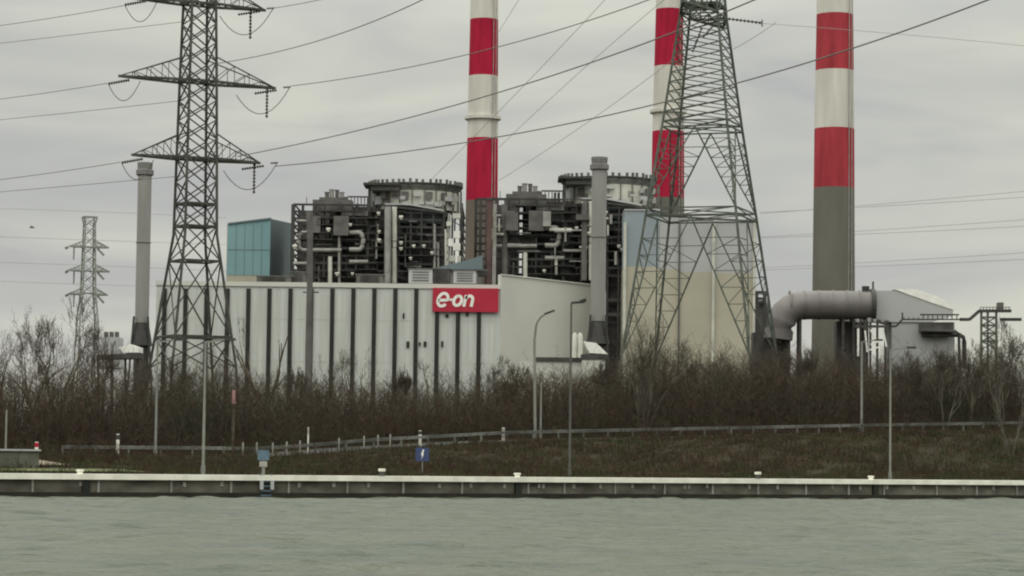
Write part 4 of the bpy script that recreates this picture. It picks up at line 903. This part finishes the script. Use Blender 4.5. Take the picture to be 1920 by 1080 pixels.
# ------------------------------------------------------------------ lamp posts and masts
def gz(px, v): p = on_line(px, v); u_, v_2 = touv(p.x, p.y); return Vector((p.x, p.y, float(zter(u_, v_2)))), p.y
def post(px, v, py_top, r0, label, m, name='lamp_post', arm=None, head=True, group='lamp posts along the canal road', px_top=None):
    b_, D = gz(px, v); tp = at(px_top or px, py_top, D); tp.x = b_.x if px_top is None else tp.x; tp.y = D
    t = thing(name, b_, label, 'lamp post', group)
    if arm == 'curve':
        pts = [b_, Vector((b_.x, D, tp.z - 1.6))] + [at(*q_, D) for q_ in ((1005, 610), (1008, 602), (1014, 594), (1022, 589), (1030, 586))]
        pts = [pts[0], at(1002, 640, D)] + pts[2:]; MB().tube(pts, r0, 8, r0 * .6).build('pole', m, t, smooth=True)
        MB().bar(at(1021, 589, D), at(1040, 582, D), .22, .14).build('lamp_head', M_dark, t)
    else:
        MB().tube([b_, tp], r0, 8, r0 * .75).build('pole', m, t, smooth=True)
        MB().cyl(b_, b_ + Vector((0, 0, .5)), r0 * 1.5, n=10).build('base_collar', m, t)
        if arm == 'flat':
            MB().bar(tp, at(1096, 566, D), .12, .14).build('arm', M_dark, t); t = arm_(t); MB().bar(at(1088, 566, D), at(1099, 562, D), .28, .2).build('lamp_head', M_dark, t)
        elif arm == 'twin':
            MB().bar(at(px - 12, py_top + 3, D), at(px + 12, py_top + 3, D), .14).build('arm', M_dark, t)
            for s in (-1, 1): MB().box(at(px + s * 14, py_top + 3, D), (.5, .3, .2)).build('lamp_head', M_dark, t)
        elif head:
            MB().bar(tp - Vector((0, 0, .05)), tp + Vector((1.1, 0, .12)), .1).build('arm', m, t); t = arm_(t); MB().box(tp + Vector((1.35, 0, .13)), (.6, .25, .14)).build('lamp_head', M_dark, t)
    return t
def arm_(t): return [c for c in sc.collection.objects if c.parent == t and c.name.startswith('arm')][-1]
post(291, 25, 640, .085, 'pale grey post left of the big pylon, foot at the guardrail', M_pole)
post(381, 3.2, 640, .085, 'grey post on the quay in front of the big pylon', M_pole)
post(1003, 27, 582, .10, 'lamp post with a curved arm before the side of the white hall', M_pole, arm='curve')
post(1068, 3.2, 568, .075, 'slim dark lamp post with a flat arm on the quay', M_dpole, arm='flat')
post(1615, 35, 640, .11, 'grey post behind the road below the thick chimney', M_pole)
post(1669, 3.2, 655, .075, 'slim grey post on the quay at the right', M_pole)
post(10, 24, 770, .07, 'short pale post with a red top at the left edge', M_pole, head=False)
post(1013, 28, 716, .07, 'short post with a pale top beside the curved lamp', M_pole, head=False)
b_ = at(578, 700, 262); t = thing('light_mast', (b_.x, 262, 4.2), 'tall plain grey mast rising in front of the white hall and boiler frame', 'mast')
MB().tube([(b_.x, 262, 4.2), (b_.x, 262, at(578, 540, 262).z)], .36, 10, .30).build('lower_shaft', M_mid, t, smooth=True)
MB().tube([(b_.x, 262, at(578, 540, 262).z), (b_.x, 262, at(578, 398, 262).z)], .30, 10, .2).build('upper_shaft', M_mid, t, smooth=True)
MB().bar(at(568, 548, 262), at(598, 548, 262), .12).build('bracket', M_dark, t)

# ------------------------------------------------------------------ guardrails, markers, signs, bollards
def guardrail(label, pxs, v, hgt=.72, step=2.0):
    us_ = [touv(*on_line(p, v).xy)[0] for p in pxs]; uA, uB = us_
    n = int((uB - uA) / step); m0 = uv(uA, v, float(zter(uA, v))); t = thing('guardrail', m0, label, 'guardrail', 'guardrails')
    be = MB(); pts = [uv(uA + (uB - uA) * i / n, v, float(zter(uA + (uB - uA) * i / n, v)) + hgt) for i in range(n + 1)]
    for a, b2_ in zip(pts, pts[1:]):
        be.bar(a, b2_, .05, .07); be.bar(a - Vector((0, 0, .14)), b2_ - Vector((0, 0, .14)), .05, .05); be.bar(a - Vector((0, 0, .08)) + A3[1] * .05, b2_ - Vector((0, 0, .08)) + A3[1] * .05, .02, .07)
    be.build('beam', M_rail, t)
    for p in pts[::max(1, (n // 70) + 1)]: MB().box((p.x + .1 * DV.x, p.y + .1 * DV.y, p.z - .35), (.09, .12, .78), A3).build('post', M_rail, t)
    return t
guardrail('grey guardrail running from the left over the dip past the big pylon', (118, 648), 26)
guardrail('thin guardrail climbing along the road in the middle', (650, 1366), 26.4)
guardrail('thin guardrail along the road at the right', (1372, 1990), 26)
def marker(px, v, h_, label, cap, name='marker_post', w_=.13, m=None):
    b_, D = gz(px, v); t = thing(name, b_, label, 'marker post', 'small marker posts by the road')
    MB().box((b_.x, b_.y, b_.z + h_ / 2), (w_, w_, h_)).build('post', m or M_cope, t); MB().box((b_.x, b_.y, b_.z + h_ * .86), (w_ + .02, w_ + .02, h_ * .2)).build('band', cap, t); return t
M_pink = mat('faded_pink', (0.45, 0.25, 0.25), rough=.7)
marker(68, 16, 1.25, 'white marker post with a red band at the end of the low concrete wall', M_red, w_=.18)
marker(220, 25.2, 1.5, 'white marker post with a dark band on the left part of the guardrail', M_dark, w_=.18)
marker(577, 26.8, 1.8, 'tall thin pale marker post where the road dips', M_conc, w_=.09)
marker(787, 26.8, 1.1, 'pale marker post on the rail above the small blue sign', M_dark, w_=.2)
marker(943, 26.8, 1.0, 'dim marker post on the rail left of the curved lamp', M_conc, w_=.2)
marker(436, 37, 4.6, 'tall brown marker with a faded pink top standing in the scrub right of the pylon', M_pink, w_=.2, m=M_bark)
for i, px in enumerate((455, 481, 511, 537, 562)): marker(px, 25, 1.05, ('first', 'second', 'third', 'fourth', 'fifth')[i] + ' from the left of five pale stakes along the dip of the guardrail', M_conc, w_=.09, m=M_conc)
for i, (px, v) in enumerate(((635, 25.3), (682, 25.3), (708, 25.3), (731, 25.3))): marker(px, v, 1.0, ('first', 'second', 'third', 'fourth')[i] + ' from the left of four dull stakes right of the dip', M_conc, w_=.08, m=M_conc)
# blue board with ladder at the quay edge
b_, D = gz(494, 1.2); t = thing('mooring_board', b_, 'weathered blue board on a grey post at the quay edge', 'sign')
MB().box((b_.x, b_.y, b_.z + .62), (.16, .12, 1.25)).build('post', M_pole, t); MB().box((b_.x, b_.y - .08, b_.z + 1.1), (.62, .06, .55)).build('board', M_lblue, t); MB().box((b_.x, b_.y - .09, b_.z + .62), (.42, .05, .3)).build('notice', M_conc, t)
p = on_line(499, -.1, 905); t = thing('quay_ladder', (p.x, p.y, .1), 'pale blue ladder hung on the quay wall below the blue board', 'ladder')
ld = MB()
for s in (-.32, .32): ld.bar(p + A3[0] * s + Vector((0, 0, -.2)), Vector((p.x, p.y, 1.32)) + A3[0] * s, .11)
for z in (.15, .4, .65, .9, 1.15): ld.bar(Vector((p.x, p.y, z)) - A3[0] * .32, Vector((p.x, p.y, z)) + A3[0] * .32, .07)
ld.build('rails', M_lblue, t)
for s in (-.32, .32): c_ = Vector((p.x, p.y, .72)) + A3[0] * s - A3[1] * .1; MB().box(c_, (.2, .06, .5), A3).build('bumper', M_gcl, t)
# blue information sign
b_, D = gz(792, 8); c_ = at(792, 852, D); t = thing('blue_sign', b_, 'small square blue sign with a white slanted mark on the bank', 'sign')
MB().cyl(b_, (b_.x, D, c_.z), .04, n=8).build('post', M_pole, t); MB().box((c_.x, D - .06, c_.z), (.80, .04, .80)).build('panel', M_sblue, t)
mk = MB(); mk.prism([(c_.x + .02, D - .1, c_.z + .3), (c_.x + .12, D - .1, c_.z + .28), (c_.x + .04, D - .1, c_.z + .04), (c_.x + .10, D - .1, c_.z + .05), (c_.x - .06, D - .1, c_.z - .32), (c_.x - .01, D - .1, c_.z - .05), (c_.x - .09, D - .1, c_.z - .03)], (0, .015, 0)); mk.build('mark', M_white, t)
for px, lab in ((716, 'white topped bollard on the coping left of the small blue sign'), (1421, 'white topped bollard on the coping at the right'), (150, 'low pale bollard on the coping at the far left'), (970, 'low pale bollard on the coping in the middle'), (1633, 'low pale bollard on the coping near the right end')):
    p = on_line(px, .25, 890); low = px in (150, 970, 1633); t = thing('bollard', (p.x, p.y, 1.23), lab, 'bollard', 'mooring bollards on the quay'); z = 1.23
    MB().lathe((p.x, p.y, z), [(.17, 0), (.14, .1), (.13, .2 if low else .26)], 12).build('stem', M_cope if low else M_dark, t, smooth=True)
    MB().lathe((p.x, p.y, z), [(.17, .12 if low else .26), (.22, .18 if low else .32), (.18, .24 if low else .42)], 12).build('cap', M_cope, t, smooth=True)
t = thing('retaining_wall', uv(uP(30, 10.6), 10.6, 1.3), 'low weathered grey green concrete wall at the lower left edge', 'wall')
ua, ub = -30, uP(73, 10.6); MB().box(uv((ua + ub) / 2, 10.8, 1.75), (ub - ua, .4, 1.3), A3).build('face', mat('mossy_concrete', (0.12, 0.13, 0.10), var=.2, scale=1), t)
MB().box(uv((ua + ub) / 2, 10.75, 2.44), (ub - ua + .1, .6, .1), A3).build('coping', M_gcl, t)
# bird
c_ = at(60, 427, 180); bd = MB(); bd.tube([c_ + Vector((-.16, 0, 0)), c_ + Vector((-.08, 0, .03)), c_, c_ + Vector((.1, 0, .01)), c_ + Vector((.2, 0, .0))], .05, 6, .03)
bd.prism([c_ + Vector((-.04, 0, .02)), c_ + Vector((.06, 0, .02)), c_ + Vector((-.02, -.3, .16))], (0, .0, .015)); bd.prism([c_ + Vector((-.04, 0, .02)), c_ + Vector((.06, 0, .02)), c_ + Vector((-.02, .3, .16))], (0, 0, .015))
bd.solo('bird', M_bird, c_, label='small dark bird flying alone in the sky at the left', cat='bird')
